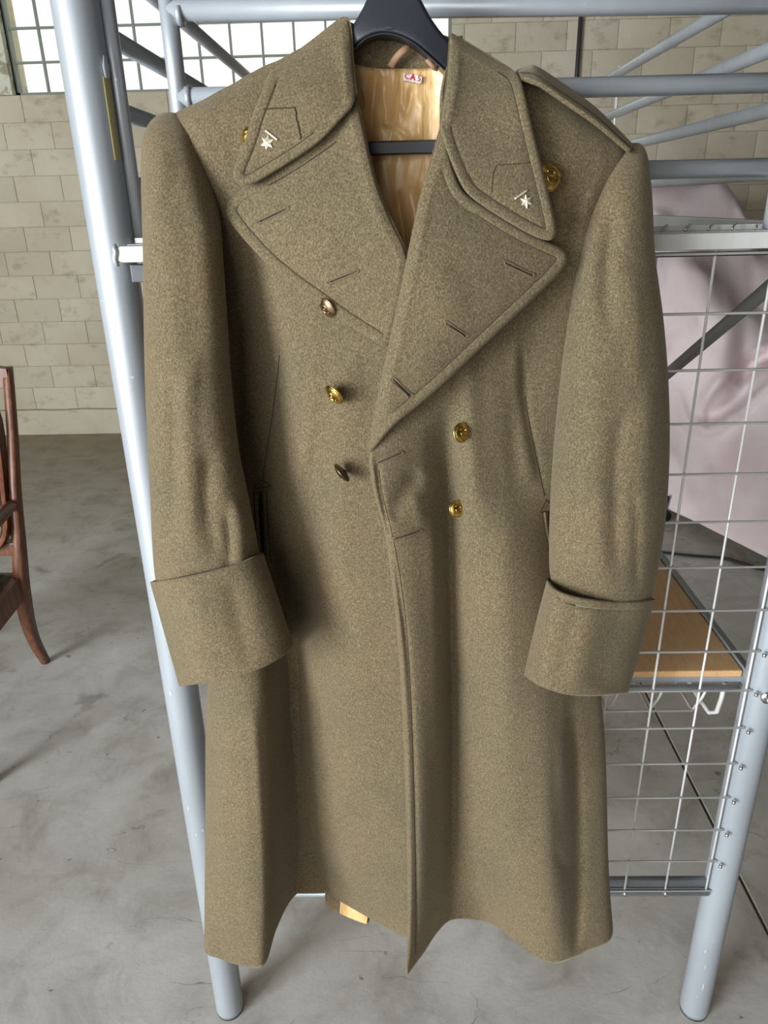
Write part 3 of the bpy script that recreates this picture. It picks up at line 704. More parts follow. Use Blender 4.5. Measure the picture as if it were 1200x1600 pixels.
VR = [
 Q([(705, 75, 0.893), (712, 78, 0.893), (735, 88, 0.893), (760, 98, 0.893), (785, 108, 0.893), (812, 118, 0.893), (838, 126, 0.893), (862, 140, 0.893), (885, 156, 0.894), (908, 172, 0.896), (932, 190, 0.898), (955, 206, 0.902), (975, 222, 0.908), (990, 234, 0.925)]),
 Q([(692, 140, 0.872), (702, 140, 0.876), (728, 142, 0.876), (755, 145, 0.876), (782, 150, 0.876), (808, 156, 0.874), (832, 163, 0.872), (857, 173, 0.871), (880, 186, 0.871), (903, 200, 0.872), (926, 214, 0.875), (950, 227, 0.881), (975, 240, 0.893), (985, 246, 0.925)]),
 Q([(690, 215, 0.856), (700, 215, 0.862), (727, 217, 0.860), (755, 220, 0.858), (782, 223, 0.857), (808, 227, 0.857), (833, 232, 0.856), (857, 238, 0.857), (880, 245, 0.859), (902, 253, 0.862), (924, 262, 0.867), (946, 270, 0.874), (966, 276, 0.890), (972, 278, 0.932)]),
 Q([(668, 310, 0.842), (678, 310, 0.840), (705, 312, 0.837), (734, 314, 0.836), (762, 316, 0.836), (789, 318, 0.837), (815, 320, 0.840), (840, 322, 0.844), (863, 325, 0.849), (886, 328, 0.856), (908, 331, 0.864), (930, 334, 0.872), (948, 337, 0.892), (955, 340, 0.932)]),
 Q([(640, 410, 0.832), (650, 410, 0.830), (678, 410, 0.828), (708, 410, 0.828), (738, 410, 0.829), (767, 410, 0.832), (795, 410, 0.836), (822, 410, 0.841), (848, 410, 0.848), (873, 410, 0.853), (897, 410, 0.858), (920, 410, 0.866), (940, 410, 0.887), (945, 412, 0.932)]),
 Q([(617, 510, 0.830), (627, 510, 0.827), (656, 510, 0.825), (688, 510, 0.825), (720, 510, 0.827), (751, 510, 0.831), (780, 510, 0.838), (808, 510, 0.846), (835, 510, 0.853), (860, 510, 0.857), (884, 510, 0.862), (907, 510, 0.872), (928, 510, 0.892), (936, 512, 0.934)]),
 Q([(594, 610, 0.824), (604, 610, 0.821), (635, 610, 0.819), (668, 610, 0.822), (700, 610, 0.828), (732, 610, 0.832), (762, 610, 0.837), (791, 610, 0.846), (816, 610, 0.859), (840, 610, 0.862), (864, 610, 0.866), (888, 610, 0.876), (910, 610, 0.896), (925, 612, 0.935)]),
 Q([(577, 700, 0.816), (585, 700, 0.808), (622, 700, 0.812), (658, 700, 0.824), (692, 700, 0.848), (722, 700, 0.838), (752, 700, 0.836), (782, 700, 0.844), (808, 700, 0.856), (832, 700, 0.864), (856, 700, 0.870), (880, 700, 0.879), (903, 700, 0.898), (920, 702, 0.935)]),
 Q([(583, 765, 0.816), (591, 763, 0.806), (628, 762, 0.812), (662, 762, 0.826), (697, 762, 0.850), (725, 762, 0.838), (754, 762, 0.834), (784, 762, 0.842), (810, 762, 0.852), (834, 762, 0.860), (857, 762, 0.867), (880, 762, 0.878), (903, 762, 0.898), (920, 762, 0.935)]),
 Q([(604, 850, 0.816), (612, 850, 0.804), (644, 850, 0.808), (676, 850, 0.824), (702, 850, 0.852), (728, 850, 0.838), (757, 850, 0.826), (788, 850, 0.826), (815, 850, 0.832), (838, 850, 0.846), (860, 850, 0.866), (882, 850, 0.884), (905, 850, 0.905), (920, 850, 0.935)]),
 Q([(621, 1000, 0.816), (629, 1000, 0.804), (656, 1000, 0.810), (684, 1000, 0.832), (704, 1000, 0.864), (728, 1000, 0.848), (758, 1000, 0.828), (790, 1000, 0.820), (818, 1000, 0.822), (845, 1000, 0.832), (872, 1000, 0.848), (896, 1000, 0.864), (925, 1000, 0.888), (928, 1000, 0.935)]),
 Q([(630, 1150, 0.818), (638, 1150, 0.804), (662, 1150, 0.810), (688, 1150, 0.836), (706, 1150, 0.872), (730, 1150, 0.856), (760, 1150, 0.834), (792, 1150, 0.820), (822, 1150, 0.816), (852, 1150, 0.820), (879, 1150, 0.838), (899, 1150, 0.856), (943, 1150, 0.888), (938, 1150, 0.935)]),
 Q([(636, 1350, 0.808), (643, 1350, 0.796), (664, 1350, 0.806), (688, 1350, 0.842), (706, 1350, 0.872), (732, 1350, 0.868), (764, 1350, 0.848), (796, 1350, 0.824), (828, 1350, 0.812), (860, 1350, 0.812), (884, 1350, 0.836), (906, 1350, 0.850), (949, 1350, 0.876), (944, 1350, 0.935)]),
 Q([(637, 1523, HZ), (643, 1515, HZ), (662, 1489, HZ), (684, 1456, HZ), (705, 1438, HZ), (738, 1437, HZ), (772, 1446, HZ), (803, 1470, HZ), (834, 1494, HZ), (863, 1505, HZ), (888, 1500, HZ), (912, 1489, HZ), (956, 1464, HZ), (950, 1402, HZ)])]
def loft(rows, nr, nc): G = cr(np.array(rows), nr); return np.stack([cr(G[i], nc) for i in range(nr)])
foldsL = [([(500, 690), (478, 770), (474, 900), (470, 1000)], 14, -0.006), ([(425, 860), (452, 1000), (458, 1150), (470, 1380)], 12, -0.011), ([(380, 470), (372, 600), (380, 760)], 12, -0.006),
  ([(520, 800), (512, 950), (525, 1150), (520, 1350)], 26, 0.005), ([(440, 545), (428, 640), (412, 760)], 4, -0.0022), ([(560, 560), (600, 640)], 22, -0.004), ([(395, 1100), (410, 1300), (418, 1480)], 9, 0.004), ([(352, 1150), (348, 1300), (350, 1480)], 14, 0.003)]
foldsR = [([(655, 735), (628, 775), (612, 812)], 15, -0.006), ([(700, 640), (703, 760), (701, 900), (705, 1100), (704, 1300), (700, 1430)], 13, -0.014), ([(728, 520), (735, 640), (740, 800)], 14, 0.004),
  ([(893, 1110), (902, 1250), (903, 1400), (898, 1490)], 10, -0.013), ([(878, 1150), (880, 1300), (878, 1480)], 10, 0.005), ([(868, 1330), (880, 1350), (895, 1362)], 8, -0.003), ([(815, 540), (822, 640), (848, 760)], 6, -0.003), ([(805, 530), (810, 640), (830, 760)], 12, 0.004),
  ([(675, 820), (683, 1000), (688, 1200)], 12, 0.003), ([(790, 800), (788, 1000), (790, 1250)], 22, 0.004), ([(648, 770), (660, 820)], 12, 0.003), ([(613, 860), (635, 1000), (645, 1150), (650, 1350), (650, 1500)], 4.0, -0.0034), ([(607, 850), (625, 1000), (633, 1150), (640, 1350), (641, 1510)], 5, 0.0028), ([(579, 700), (584, 765), (604, 845)], 5, 0.0028),
  ([(590, 720), (594, 765), (612, 855)], 4.0, -0.0034), ([(930, 290), (915, 340), (905, 420)], 12, 0.004), ([(735, 1010), (720, 1080)], 16, -0.004), ([(735, 1250), (745, 1350)], 18, 0.003)]
GL = loft(VL, 230, 150); GR = loft(VR, 240, 170)
V = apply_folds(GL.reshape(-1, 3), foldsL, 0.0022, 1); pL = obj('under_front', V, [f[::-1] for f in grid_faces(230, 150)], WOOL, coat)
V = apply_folds(GR.reshape(-1, 3), foldsR, 0.0022, 2); pR = obj('over_front', V, [f[::-1] for f in grid_faces(240, 170)], WOOL, coat)
for o in (pL, pR): solidify(o, 0.0045, -1)
# back of the coat: closes the side edges, hangs straight behind
lL = [np.array(r[0]) for r in VL]; lR = [np.array(r[-1]) for r in VR]
cl = cr(lL, 60); cr_ = cr(lR, 60)
Bk = []
for i in range(60):
    zt = 1.57 - (1.57 - .40) * i / 59
    a = np.array([np.interp(-zt, -cl[:, 2], cl[:, k]) for k in range(3)]); b_ = np.array([np.interp(-zt, -cr_[:, 2], cr_[:, k]) for k in range(3)])
    a[2] = b_[2] = zt
    row = []
    for t_ in np.linspace(0, 1, 60):
        q = a * (1 - t_) + b_ * t_; s_ = math.sin(math.pi * t_)
        lowf = min(1, i / 40)
        q[1] = min(q[1] + 0.006 * s_ ** .4 + 0.004 * lowf * math.sin(t_ * 19), 0.943); q[2] = zt + (0.010 + .008 * math.sin(t_ * 9)) * s_ * (1 if i == 59 else 0)
        row.append(q)
    Bk.append(row)
top = []
tl = np.vstack([np.array(VL[0]), [P(600, 92, Y=.93), P(650, 96, Y=.93)], np.array(VR[0])])
for t_ in np.linspace(0, 1, 60):      # shoulder line over the back
    x_ = lL[0][0] * (1 - t_) + lR[0][0] * t_
    top.append(np.array([x_, .920 + .020 * math.sin(math.pi * t_), np.interp(x_, tl[:, 0], tl[:, 2]) - .004]))
Bk = [top] + Bk[1:]
V = np.array(Bk).reshape(-1, 3)
bk_ = obj('back_panel', V, grid_faces(60, 60), WOOL, coat); solidify(bk_, 0.004, -1)
# lining seen in the neck opening
rows = [Q([(515, 104, .912), (548, 98, .915), (580, 104, .917), (620, 106, .918), (660, 104, .918), (700, 100, .915), (730, 104, .912)]),
        Q([(515, 170, .914), (548, 170, .916), (580, 170, .919), (620, 170, .921), (660, 170, .921), (700, 170, .917), (730, 170, .914)]),
        Q([(515, 250, .914), (548, 250, .916), (580, 250, .920), (620, 250, .922), (660, 250, .922), (700, 250, .918), (730, 250, .914)]),
        Q([(515, 340, .900), (548, 340, .905), (580, 340, .912), (620, 340, .918), (660, 340, .915), (700, 340, .908), (730, 340, .902)]),
        Q([(515, 460, .890), (548, 460, .896), (580, 460, .905), (620, 460, .912), (660, 460, .908), (700, 460, .898), (730, 460, .892)])]
V = loft(rows, 90, 80).reshape(-1, 3)
lin_f = [([(587, 112), (580, 200), (588, 300)], 8, -0.006), ([(626, 106), (628, 150), (630, 178)], 3, -0.004), ([(560, 140), (566, 160), (566, 172)], 3, -0.003), ([(600, 120), (606, 170), (600, 200)], 10, 0.004), ([(645, 135), (640, 160), (634, 185)], 4, -0.004), ([(660, 150), (655, 220)], 8, 0.004), ([(600, 190), (620, 200), (640, 215)], 4, 0.003), ([(640, 290), (646, 330), (650, 372)], 10, 0.005), ([(622, 300), (628, 350), (636, 400)], 6, -0.005)]
V = apply_folds(V, lin_f, 0.003, 9, 40, 22); lin = obj('lining', V, [f[::-1] for f in grid_faces(90, 80)], SATIN, coat); solidify(lin, 0.001, -1)
V = loft([Q([(525, 40, .905), (548, 55, .908), (585, 62, .912), (625, 64, .913), (665, 62, .912), (700, 60, .908), (722, 55, .905)]),
          Q([(525, 75, .903), (548, 82, .906), (585, 86, .909), (625, 88, .910), (665, 86, .909), (700, 84, .906), (722, 80, .903)]),
          Q([(525, 96, .904), (548, 99, .907), (585, 106, .910), (625, 107, .911), (665, 106, .910), (700, 101, .907), (722, 98, .904)])], 16, 50).reshape(-1, 3)
nbnd = obj('neck_band', V, [f[::-1] for f in grid_faces(16, 50)], WOOL, coat); solidify(nbnd, 0.005, -1)
# the collar turned round the back of the neck, seen from the side or behind
V = loft([Q([(540, 32, .895), (560, 40, .912), (590, 48, .928), (625, 50, .932), (662, 50, .928), (690, 54, .912), (708, 60, .895)]),
          Q([(532, 80, .900), (560, 88, .922), (590, 96, .938), (625, 98, .942), (662, 98, .938), (690, 96, .922), (716, 92, .900)]),
          Q([(520, 110, .905), (556, 118, .928), (590, 124, .943), (625, 126, .946), (662, 126, .943), (690, 122, .928), (728, 112, .905)])], 14, 50).reshape(-1, 3)
cbk = obj('collar_back', V, grid_faces(14, 50), WOOL, coat); solidify(cbk, 0.004, -1)
# sleeves
def ring_tube(rows, nr, n=72, sq=0.85):
    """rows: y, x left, x right, depth of centre, half depth, slope of the ring"""
    R_ = cr(np.array([list(r) + [0] * (6 - len(r)) for r in rows], float), nr); out = []
    for y, xl, xr, yc, hd, sl in R_:
        for k in range(n):
            t_ = 2 * math.pi * k / n; c_, s_ = math.cos(t_), math.sin(t_)
            c2 = math.copysign(abs(c_) ** sq, c_); s2 = math.copysign(abs(s_) ** sq, s_)
            out.append(P((xl + xr) / 2 + (xr - xl) / 2 * c2, y + sl * c2 / 2, Y=yc - hd * s2))
    return np.array(out)
slL = [(182, 256, 270, .914, .004), (188, 246, 280, .911, .012), (200, 236, 291, .906, .021), (224, 228, 304, .899, .031), (265, 226, 319, .890, .041), (330, 227, 337, .881, .050), (400, 229, 343, .874, .054), (500, 230, 350, .866, .055), (600, 232, 357, .860, .055), (700, 236, 368, .854, .055), (780, 240, 384, .849, .055), (850, 243, 398, .846, .055), (905, 248, 408, .846, .052), (960, 262, 420, .846, .050)]
fsL = [([(300, 560), (292, 640), (298, 760), (300, 860)], 12, 0.006), ([(272, 600), (276, 720), (268, 840)], 10, -0.005), ([(328, 700), (322, 780), (340, 880)], 14, -0.006), ([(365, 780), (375, 830), (372, 890)], 8, 0.007), ([(352, 800), (358, 850), (356, 890)], 7, -0.006),
       ([(300, 215), (316, 270), (328, 350)], 14, -0.005), ([(258, 240), (245, 320), (240, 420)], 14, 0.004), ([(285, 300), (300, 420), (310, 560)], 22, -0.003), ([(240, 700), (246, 800), (252, 880)], 8, 0.003)]
V = apply_folds(ring_tube(slL, 170), fsL, 0.0026, 11); sL = obj('sleeve', V, [f[::-1] for f in grid_faces(170, 72, True)], WOOL, coat)
slR = [(229, 988, 995, .915, .003), (234, 982, 1001, .912, .008), (246, 972, 1006, .907, .017), (272, 954, 1010, .899, .028), (320, 934, 1014, .889, .038), (400, 908, 1018, .880, .045), (500, 892, 1031, .873, .048), (600, 880, 1039, .867, .050), (700, 870, 1041, .861, .052), (800, 864, 1036, .854, .054), (880, 863, 1025, .849, .054), (930, 868, 1014, .847, .050), (985, 862, 1000, .846, .048)]
fsR = [([(960, 330), (948, 420), (950, 520)], 14, -0.006), ([(932, 300), (925, 380), (915, 480)], 14, 0.005), ([(975, 640), (962, 700), (960, 800), (962, 900)], 12, -0.006), ([(990, 770), (991, 830), (990, 920)], 5, -0.005), ([(1010, 600), (1005, 700), (1002, 800)], 14, 0.004),
       ([(930, 560), (920, 680), (925, 780)], 24, 0.004), ([(905, 780), (893, 830), (900, 890)], 12, -0.004), ([(985, 430), (992, 520), (990, 600)], 12, 0.003), ([(940, 770), (935, 830), (940, 900)], 12, 0.004), ([(895, 650), (890, 720), (886, 800)], 10, 0.003)]
V = apply_folds(ring_tube(slR, 170, 72, 0.95), fsR, 0.0026, 12); sR = obj('sleeve', V, [f[::-1] for f in grid_faces(170, 72, True)], WOOL, coat)
for o in (sL, sR): solidify(o, 0.004, -1)
def cuff(pt, pb, depth, seed, folds, nr=56, half=60):
    """turned-back cuff: front edge curves at top and bottom given, closed round the back"""
    T, B = cr(np.array(pt, float), half), cr(np.array(pb, float), half); out = []
    tt = np.linspace(0, 1, half)
    for i in range(nr):
        v = i / (nr - 1); line = T * (1 - v) + B * v
        line = line + np.array([1, 0]) * 0
        yc, hd = depth(v)
        for (x, y), s in zip(line, tt):
            out.append(P(x, y, Y=yc - hd * math.sin(math.pi * s) ** 0.6))
        for (x, y), s in zip(line[::-1][1:-1], tt[::-1][1:-1]):
            out.append(P(x, y - 6 * math.sin(math.pi * s), Y=yc + hd * 0.75 * math.sin(math.pi * s) ** 0.6))
    n_ = half * 2 - 2
    V = apply_folds(np.array(out), folds, 0.002, seed)
    o = obj('cuff', V, [f[::-1] for f in grid_faces(nr, n_, True)][:], WOOL, coat)
    # orientation: ring runs left -> right along the front
    me = o.data
    me.flip_normals()
    solidify(o, 0.0055, -1); return o
cL = cuff([(241, 908), (262, 905), (290, 900), (330, 891), (370, 880), (395, 870), (405, 866)], [(286, 1070), (310, 1066), (340, 1061), (375, 1052), (410, 1040), (440, 1022), (452, 1008)],
          lambda v: (.850 - .008 * v, .066 + .004 * v), 21, [([(300, 905), (318, 980), (330, 1060)], 22, 0.004), ([(360, 900), (372, 960), (392, 1040)], 18, -0.005), ([(410, 880), (430, 960), (446, 1000)], 12, 0.003), ([(246, 920), (300, 912), (350, 900), (404, 878)], 2.5, -0.0018)])
cR = cuff([(861, 908), (866, 916), (880, 925), (905, 932), (940, 937), (985, 937), (1017, 934)], [(821, 1052), (835, 1063), (852, 1072), (880, 1081), (910, 1084), (945, 1083), (975, 1080)],
          lambda v: (.850 - .008 * v, .066 + .004 * v), 22, [([(900, 950), (880, 1020), (868, 1070)], 16, -0.003), ([(975, 940), (950, 1010), (935, 1075)], 22, -0.005), ([(925, 950), (905, 1020), (900, 1080)], 16, 0.003), ([(864, 920), (885, 938), (930, 949), (1014, 949)], 2.5, -0.0018)])
# lapels and collar
lapL_o = [(545, 130), (557, 148), (568, 190), (579, 245), (592, 295), (613, 345), (637, 392), (640, 430), (634, 480), (622, 520), (606, 547), (580, 530), (530, 498), (490, 468), (450, 440), (412, 408), (380, 373), (358, 346), (351, 328), (357, 312), (372, 298), (395, 285), (420, 272), (470, 235), (515, 195), (535, 160)]
lapL_c = [(557, 148, .850), (579, 245, .832), (592, 295, .822), (637, 392, .806), (625, 510, .808), (606, 547, .812), (530, 498, .824), (450, 440, .834), (380, 373, .853), (352, 325, .870), (420, 272, .856), (470, 235, .848), (515, 195, .848), (480, 330, .832), (540, 420, .816), (530, 280, .834), (420, 340, .846)]
oLL, plL, nL = leaf('lapel', lapL_o, lapL_c, WOOL, coat, 0.0050, 5.5, 17, roll=[[(545, 130), (557, 148), (579, 245), (592, 295), (613, 345), (637, 392), (640, 430), (622, 520), (606, 547)]], folds=[([(560, 170), (585, 270), (612, 340)], 22, 0.003), ([(470, 330), (520, 360), (570, 400)], 26, -0.002)])
lapR_o = [(692, 185), (682, 215), (672, 252), (655, 308), (639, 385), (627, 445), (613, 510), (599, 575), (586, 635), (578, 680), (575, 702), (579, 708), (588, 698), (600, 682), (620, 660), (645, 641), (690, 603), (740, 555), (790, 508), (840, 461), (870, 432), (886, 412), (887, 398), (878, 388), (858, 379), (820, 362), (775, 335), (742, 314), (722, 298), (710, 270), (698, 225)]
lapR_c = [(690, 190, .835), (672, 250, .822), (655, 310, .812), (639, 385, .798), (613, 510, .796), (586, 635, .796), (576, 700, .806), (600, 682, .800), (645, 641, .796), (740, 555, .801), (790, 508, .808), (840, 461, .818), (886, 405, .832), (820, 362, .820), (742, 314, .820), (710, 270, .824), (690, 430, .789), (760, 430, .800), (650, 560, .786), (720, 360, .806), (620, 640, .792)]
oLR, plR, nR = leaf('lapel', lapR_o, lapR_c, WOOL, coat, 0.0050, 5.5, 17, roll=[[(692, 185), (672, 252), (655, 308), (639, 385), (627, 445), (613, 510), (599, 575), (586, 635), (577, 690)]], folds=[([(668, 290), (648, 400), (625, 520), (600, 640)], 20, 0.003), ([(700, 400), (735, 450), (742, 500)], 26, -0.002)])
colL_o = [(536, 24), (548, 30), (551, 55), (553, 95), (556, 130), (559, 150), (548, 172), (530, 190), (518, 204), (500, 222), (470, 243), (440, 262), (412, 279), (392, 290), (378, 291), (367, 284), (363, 270), (370, 250), (384, 216), (394, 180), (408, 146), (416, 122), (425, 108), (445, 92), (480, 68), (515, 40)]
colL_c = [(540, 28, .878), (553, 95, .858), (558, 148, .842), (530, 190, .834), (470, 243, .834), (400, 285, .840), (366, 278, .843), (384, 216, .848), (408, 146, .858), (440, 95, .872), (490, 62, .878), (480, 150, .843), (440, 200, .842), (510, 110, .854)]
oCL, pcL, ncl = leaf('collar_leaf', colL_o, colL_c, WOOL, coat, 0.0050, 5.5, 17, roll=[[(430, 100), (445, 92), (480, 68), (515, 40), (542, 28)], [(545, 28), (551, 55), (553, 95), (559, 150)]], roll_r=20, roll_d=.012, folds=[([(535, 60), (545, 120)], 14, 0.003)])
colR_o = [(702, 50), (712, 54), (735, 68), (765, 86), (797, 105), (812, 118), (820, 145), (833, 203), (850, 270), (862, 320), (869, 350), (869, 368), (862, 376), (848, 375), (825, 365), (785, 342), (748, 318), (726, 300), (712, 272), (698, 236), (688, 204), (686, 188), (692, 160), (698, 120), (700, 80)]
colR_c = [(702, 55, .880), (735, 68, .886), (797, 105, .876), (820, 145, .850), (833, 203, .836), (850, 270, .830), (868, 360, .820), (825, 365, .815), (748, 318, .814), (712, 272, .816), (688, 200, .828), (694, 140, .848), (740, 150, .852), (760, 230, .830), (790, 300, .818)]
oCR, pcR, ncr = leaf('collar_leaf', colR_o, colR_c, WOOL, coat, 0.0050, 5.5, 17, roll=[[(702, 50), (735, 68), (765, 86), (797, 105)], [(700, 60), (698, 120), (692, 160), (686, 188)]], roll_r=20, roll_d=.012, folds=[([(712, 80), (706, 140), (702, 190)], 16, 0.003)])
# inner facings that turn back from the roll lines
def facing(name, line, ctrl, dy, mat, lx):
    q = cr(np.array(line, float), 40); b0_ = rbf(ctrl)(q); V = []
    for (x, y), yy in zip(q, b0_):
        for k, t_ in enumerate((0, .3, .65, 1)):
            V.append(P(x + lx * t_, y, Y=yy + .001 + dy * t_))
    o = obj(name, V, grid_faces(40, 4), mat, coat); solidify(o, 0.003, 0)
facing('facing', [(552, 150), (572, 245), (585, 295), (630, 390)], lapL_c, .03, WOOL, -10)
facing('facing', [(697, 190), (680, 250), (663, 310), (645, 388)], lapR_c, .03, WOOL, 10)
facing('collar_stand', [(543, 38), (547, 95), (552, 146)], colL_c, .035, WOOL, -6)
facing('collar_stand', [(707, 62), (705, 120), (698, 180)], colR_c, .035, WOOL, 8)
# vent flap of the back hem showing its lining
def patch(name, pts, mat, parent, n1=12, n2=24, th=0.002):
    G = loft(pts, n1, n2); o = obj(name, G.reshape(-1, 3), [f[::-1] for f in grid_faces(n1, n2)], mat, parent); solidify(o, th, -1); return o
vf = patch('vent_flap', [Q([(500, 1330, .945), (520, 1340, .943), (545, 1350, .941), (580, 1360, .94)]), Q([(507, 1380, .945), (525, 1385, .943), (552, 1400, .941), (582, 1410, .94)]), Q([(508, 1415, .944), (524, 1426, .942), (550, 1437, .94), (575, 1446, .938)])], WOOL, coat, th=.004)
vl_ = patch('vent_lining', [Q([(530, 1380, .939), (545, 1385, .937), (560, 1390, .9365), (577, 1400, .935)]), Q([(532, 1405, .937), (545, 1412, .939), (560, 1418, .934), (576, 1426, .935)]), Q([(531, 1427, .936), (545, 1434, .939), (560, 1440, .934), (573, 1444, .934)])], SATIN, vf, th=.001)
vl_['label'] = 'gold satin lining at the vent'
# epaulettes
ep = patch('epaulette', [Q([(806, 110, .892), (822, 104, .900), (840, 104, .905), (884, 133, .908), (934, 170, .912), (990, 226, .917)]),
                         Q([(810, 112, .874), (824, 110, .876), (842, 112, .878), (882, 141, .880), (932, 177, .891), (989, 230, .899)]),
                         Q([(815, 118, .862), (832, 124, .857), (850, 132, .855), (888, 158, .857), (934, 190, .862), (986, 234, .878)])], WOOL, coat, 16, 60, .0045)
def edge_of(objs): return surf_eval(objs)
# ---- sewn detail laid on the finished cloth surfaces
allcloth = [pL, pR, sL, sR, cL, cR, oLL, oLR, oCL, oCR, ep]
sf = surf_eval(allcloth)
def seam(line, r=0.0007, name='seam', on=None, n=None, lift=0.0002, parent=None, mat=None, wob=0.0):
    f = surf_eval(on) if on else sf
    line = np.array(line, float); L = np.hypot(*np.diff(line, axis=0).T).sum(); n = n or max(6, int(L / 5))
    q = cr(line, n); pts = []
    for x, y in q:
        if wob: x += random.uniform(-wob, wob); y += random.uniform(-wob, wob)
        h, nr = f(x, y, lift)
        if h is not None: pts.append(h)
    if len(pts) < 3: return None
    return obj(name, *tube(pts, r, 5), mat or SEAM, parent or coat)
seam([(437, 555), (432, 600), (424, 660), (416, 710), (410, 752)], on=[pL])
seam([(820, 620), (826, 660), (838, 720), (850, 775)], on=[pR])
seam([(268, 182), (284, 200), (297, 226), (306, 250)], on=[pL, sL])
seam([(989, 228), (975, 245), (961, 268), (950, 292), (944, 312)], on=[pR, sR])
def offset_seam(poly, nb, d, box_, on, parent):
    q = poly + nb * d; k = [(x, y) for x, y in q if box_(x, y)]
    if len(k) < 6: return
    # split where consecutive points jump
    runs = [[k[0]]]
    for a, b_ in zip(k, k[1:]):
        if math.hypot(a[0] - b_[0], a[1] - b_[1]) > 20: runs.append([])
        runs[-1].append(b_)
    f = surf_eval([on])
    for r_ in runs:
        r_ = [p for p in r_ if polydist(np.array([p]), poly)[0] > d - .8]
        pts = [f(x, y, 0.0002)[0] for x, y in r_]; pts = [p for p in pts if p is not None]
        if len(pts) > 4: obj('stitching', *tube(pts, 0.00055, 5), SEAM, parent)
offset_seam(plL, nL, 17, lambda x, y: x < 600 and y > 300 and not (y < 345 and x > 372), oLL, oLL)
offset_seam(plR, nR, 17, lambda x, y: x > 612 + max(0, 0) and y > 330 and (x - 575) > (700 - y) * .42 + 10, oLR, oLR)
offset_seam(pcL, ncl, 17, lambda x, y: (x < 500 and y > 112 and (x < 432 or y > 205)), oCL, oCL)
offset_seam(pcR, ncr, 17, lambda x, y: (x > 742 or (y > 270)) and y > 112 and x > 722, oCR, oCR)
seam([(556, 150), (545, 174), (530, 190), (517, 205)], on=[oCL, oLL], r=.0009)
# seam where the collar is sewn to the lapel
seam([(420, 289), (455, 270), (500, 240), (525, 222)], on=[oLL], r=.0006)
# collar patches outlined by hand stitching
def cpatch(o, line, strong=True):
    seam(line[0:2], on=[o], r=.0007 if strong else .0004, name='patch_stitching', parent=o, n=16, wob=.8)
    seam(line[1:], on=[o], r=.0010 if strong else .0004, name='patch_stitching', parent=o, n=24, wob=1.0)
cpatch(oCL, [(411, 171), (461, 168), (465, 192), (470, 217)])
cpatch(oCR, [(829, 254), (775, 258), (770, 275), (768, 300)], False)
def frame_at(f, x, y, lift=0):
    h, n_ = f(x, y, lift)
    ux = f(x + 3, y)[0]; t_ = (ux - h); t_ = (t_ - n_ * t_.dot(n_)).normalized(); b__ = n_.cross(t_).normalized()
    return h, t_, b__, n_
def star(on, x, y, rpx, rot):
    f = surf_eval([on]); h, t_, b__, n_ = frame_at(f, x, y, 0.0008); V = [h + n_ * .0022]; R_ = rpx * .83 / F
    for k in range(12):
        a = rot + k * math.pi / 6; r_ = R_ if k % 2 == 0 else R_ * .52; V.append(h + (t_ * math.cos(a) + b__ * math.sin(a)) * r_ + n_ * .0004)
    for k in range(12):
        a = rot + k * math.pi / 6; r_ = R_ if k % 2 == 0 else R_ * .52; V.append(h + (t_ * math.cos(a) + b__ * math.sin(a)) * r_ - n_ * .0008)
    Fc = [[0, 1 + k, 1 + (k + 1) % 12] for k in range(12)] + [[1 + k, 13 + k, 13 + (k + 1) % 12, 1 + (k + 1) % 12] for k in range(12)]
    o = obj('collar_star', V, Fc, STAR, on, False); o['label'] = 'small six-pointed pale metal star'; return o
star(oCL, 418, 223, 10.5, math.radians(82)); star(oCR, 822, 315, 9.5, math.radians(96))
def pin(on, a, b_):
    f = surf_eval([on]); A = f(*a, .001)[0]; B = f(*b_, .001)[0]; V = []; pts = [A + (B - A) * t_ for t_ in np.linspace(0, 1, 12)]
    o = obj('collar_bar', *tube(pts, [.0009 + (.0003 if k % 2 else 0) for k in range(12)], 6), STAR, on); o['label'] = 'narrow pale metal bar pin'
pin(oCL, (415, 204), (434, 219)); pin(oCR, (804, 311), (823, 298))
def buttonhole(on, a, b_, w=2.3, open_=0.26, key=1):
    """key: 1 keyhole end at a, -1 at b"""
    f = surf_eval([on]); a, b_ = np.array(a, float), np.array(b_, float)
    if key < 0: a, b_ = b_, a
    d = (b_ - a); L = np.hypot(*d); d /= L; nn_ = np.array([-d[1], d[0]])
    loop = []
    for k in range(9):
        t_ = math.pi * (0.5 + k / 8); loop.append(a + d * (math.cos(t_) * w * 1.6) + nn_ * (math.sin(t_) * w * 1.6))
    loop = loop + [a + d * 4 - nn_ * w, a + d * L * .5 - nn_ * w, b_ - nn_ * w * 1.3, b_ + nn_ * w * 1.3, a + d * L * .5 + nn_ * w, a + d * 4 + nn_ * w, loop[0]]
    pts = [f(*p, .0003)[0] for p in cr(np.array(loop), 60)]
    o = obj('buttonhole', *tube([p for p in pts if p is not None], 0.0008, 5), THREAD, on)
    V = []
    for i in range(14):
        t_ = i / 13; c = a + (b_ - a) * t_; ww = open_ * w * (math.sin(math.pi * t_) ** .5 + (1.0 if t_ < .15 else 0)) + .15
        for s in (-1, 1):
            V.append(f(*(c + nn_ * ww * s), .0004)[0])
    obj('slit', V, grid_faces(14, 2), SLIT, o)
buttonhole(oLL, (405, 347), (449, 326)); buttonhole(oLL, (515, 441), (558, 424))
buttonhole(oLR, (791, 411), (831, 430), key=-1); buttonhole(oLR, (698, 505), (727, 524), key=-1); buttonhole(oLR, (613, 592), (641, 618), 3.0, .5, -1)
buttonhole(pR, (593, 722), (628, 707), 1.8); buttonhole(pR, (617, 842), (657, 829), 1.8)
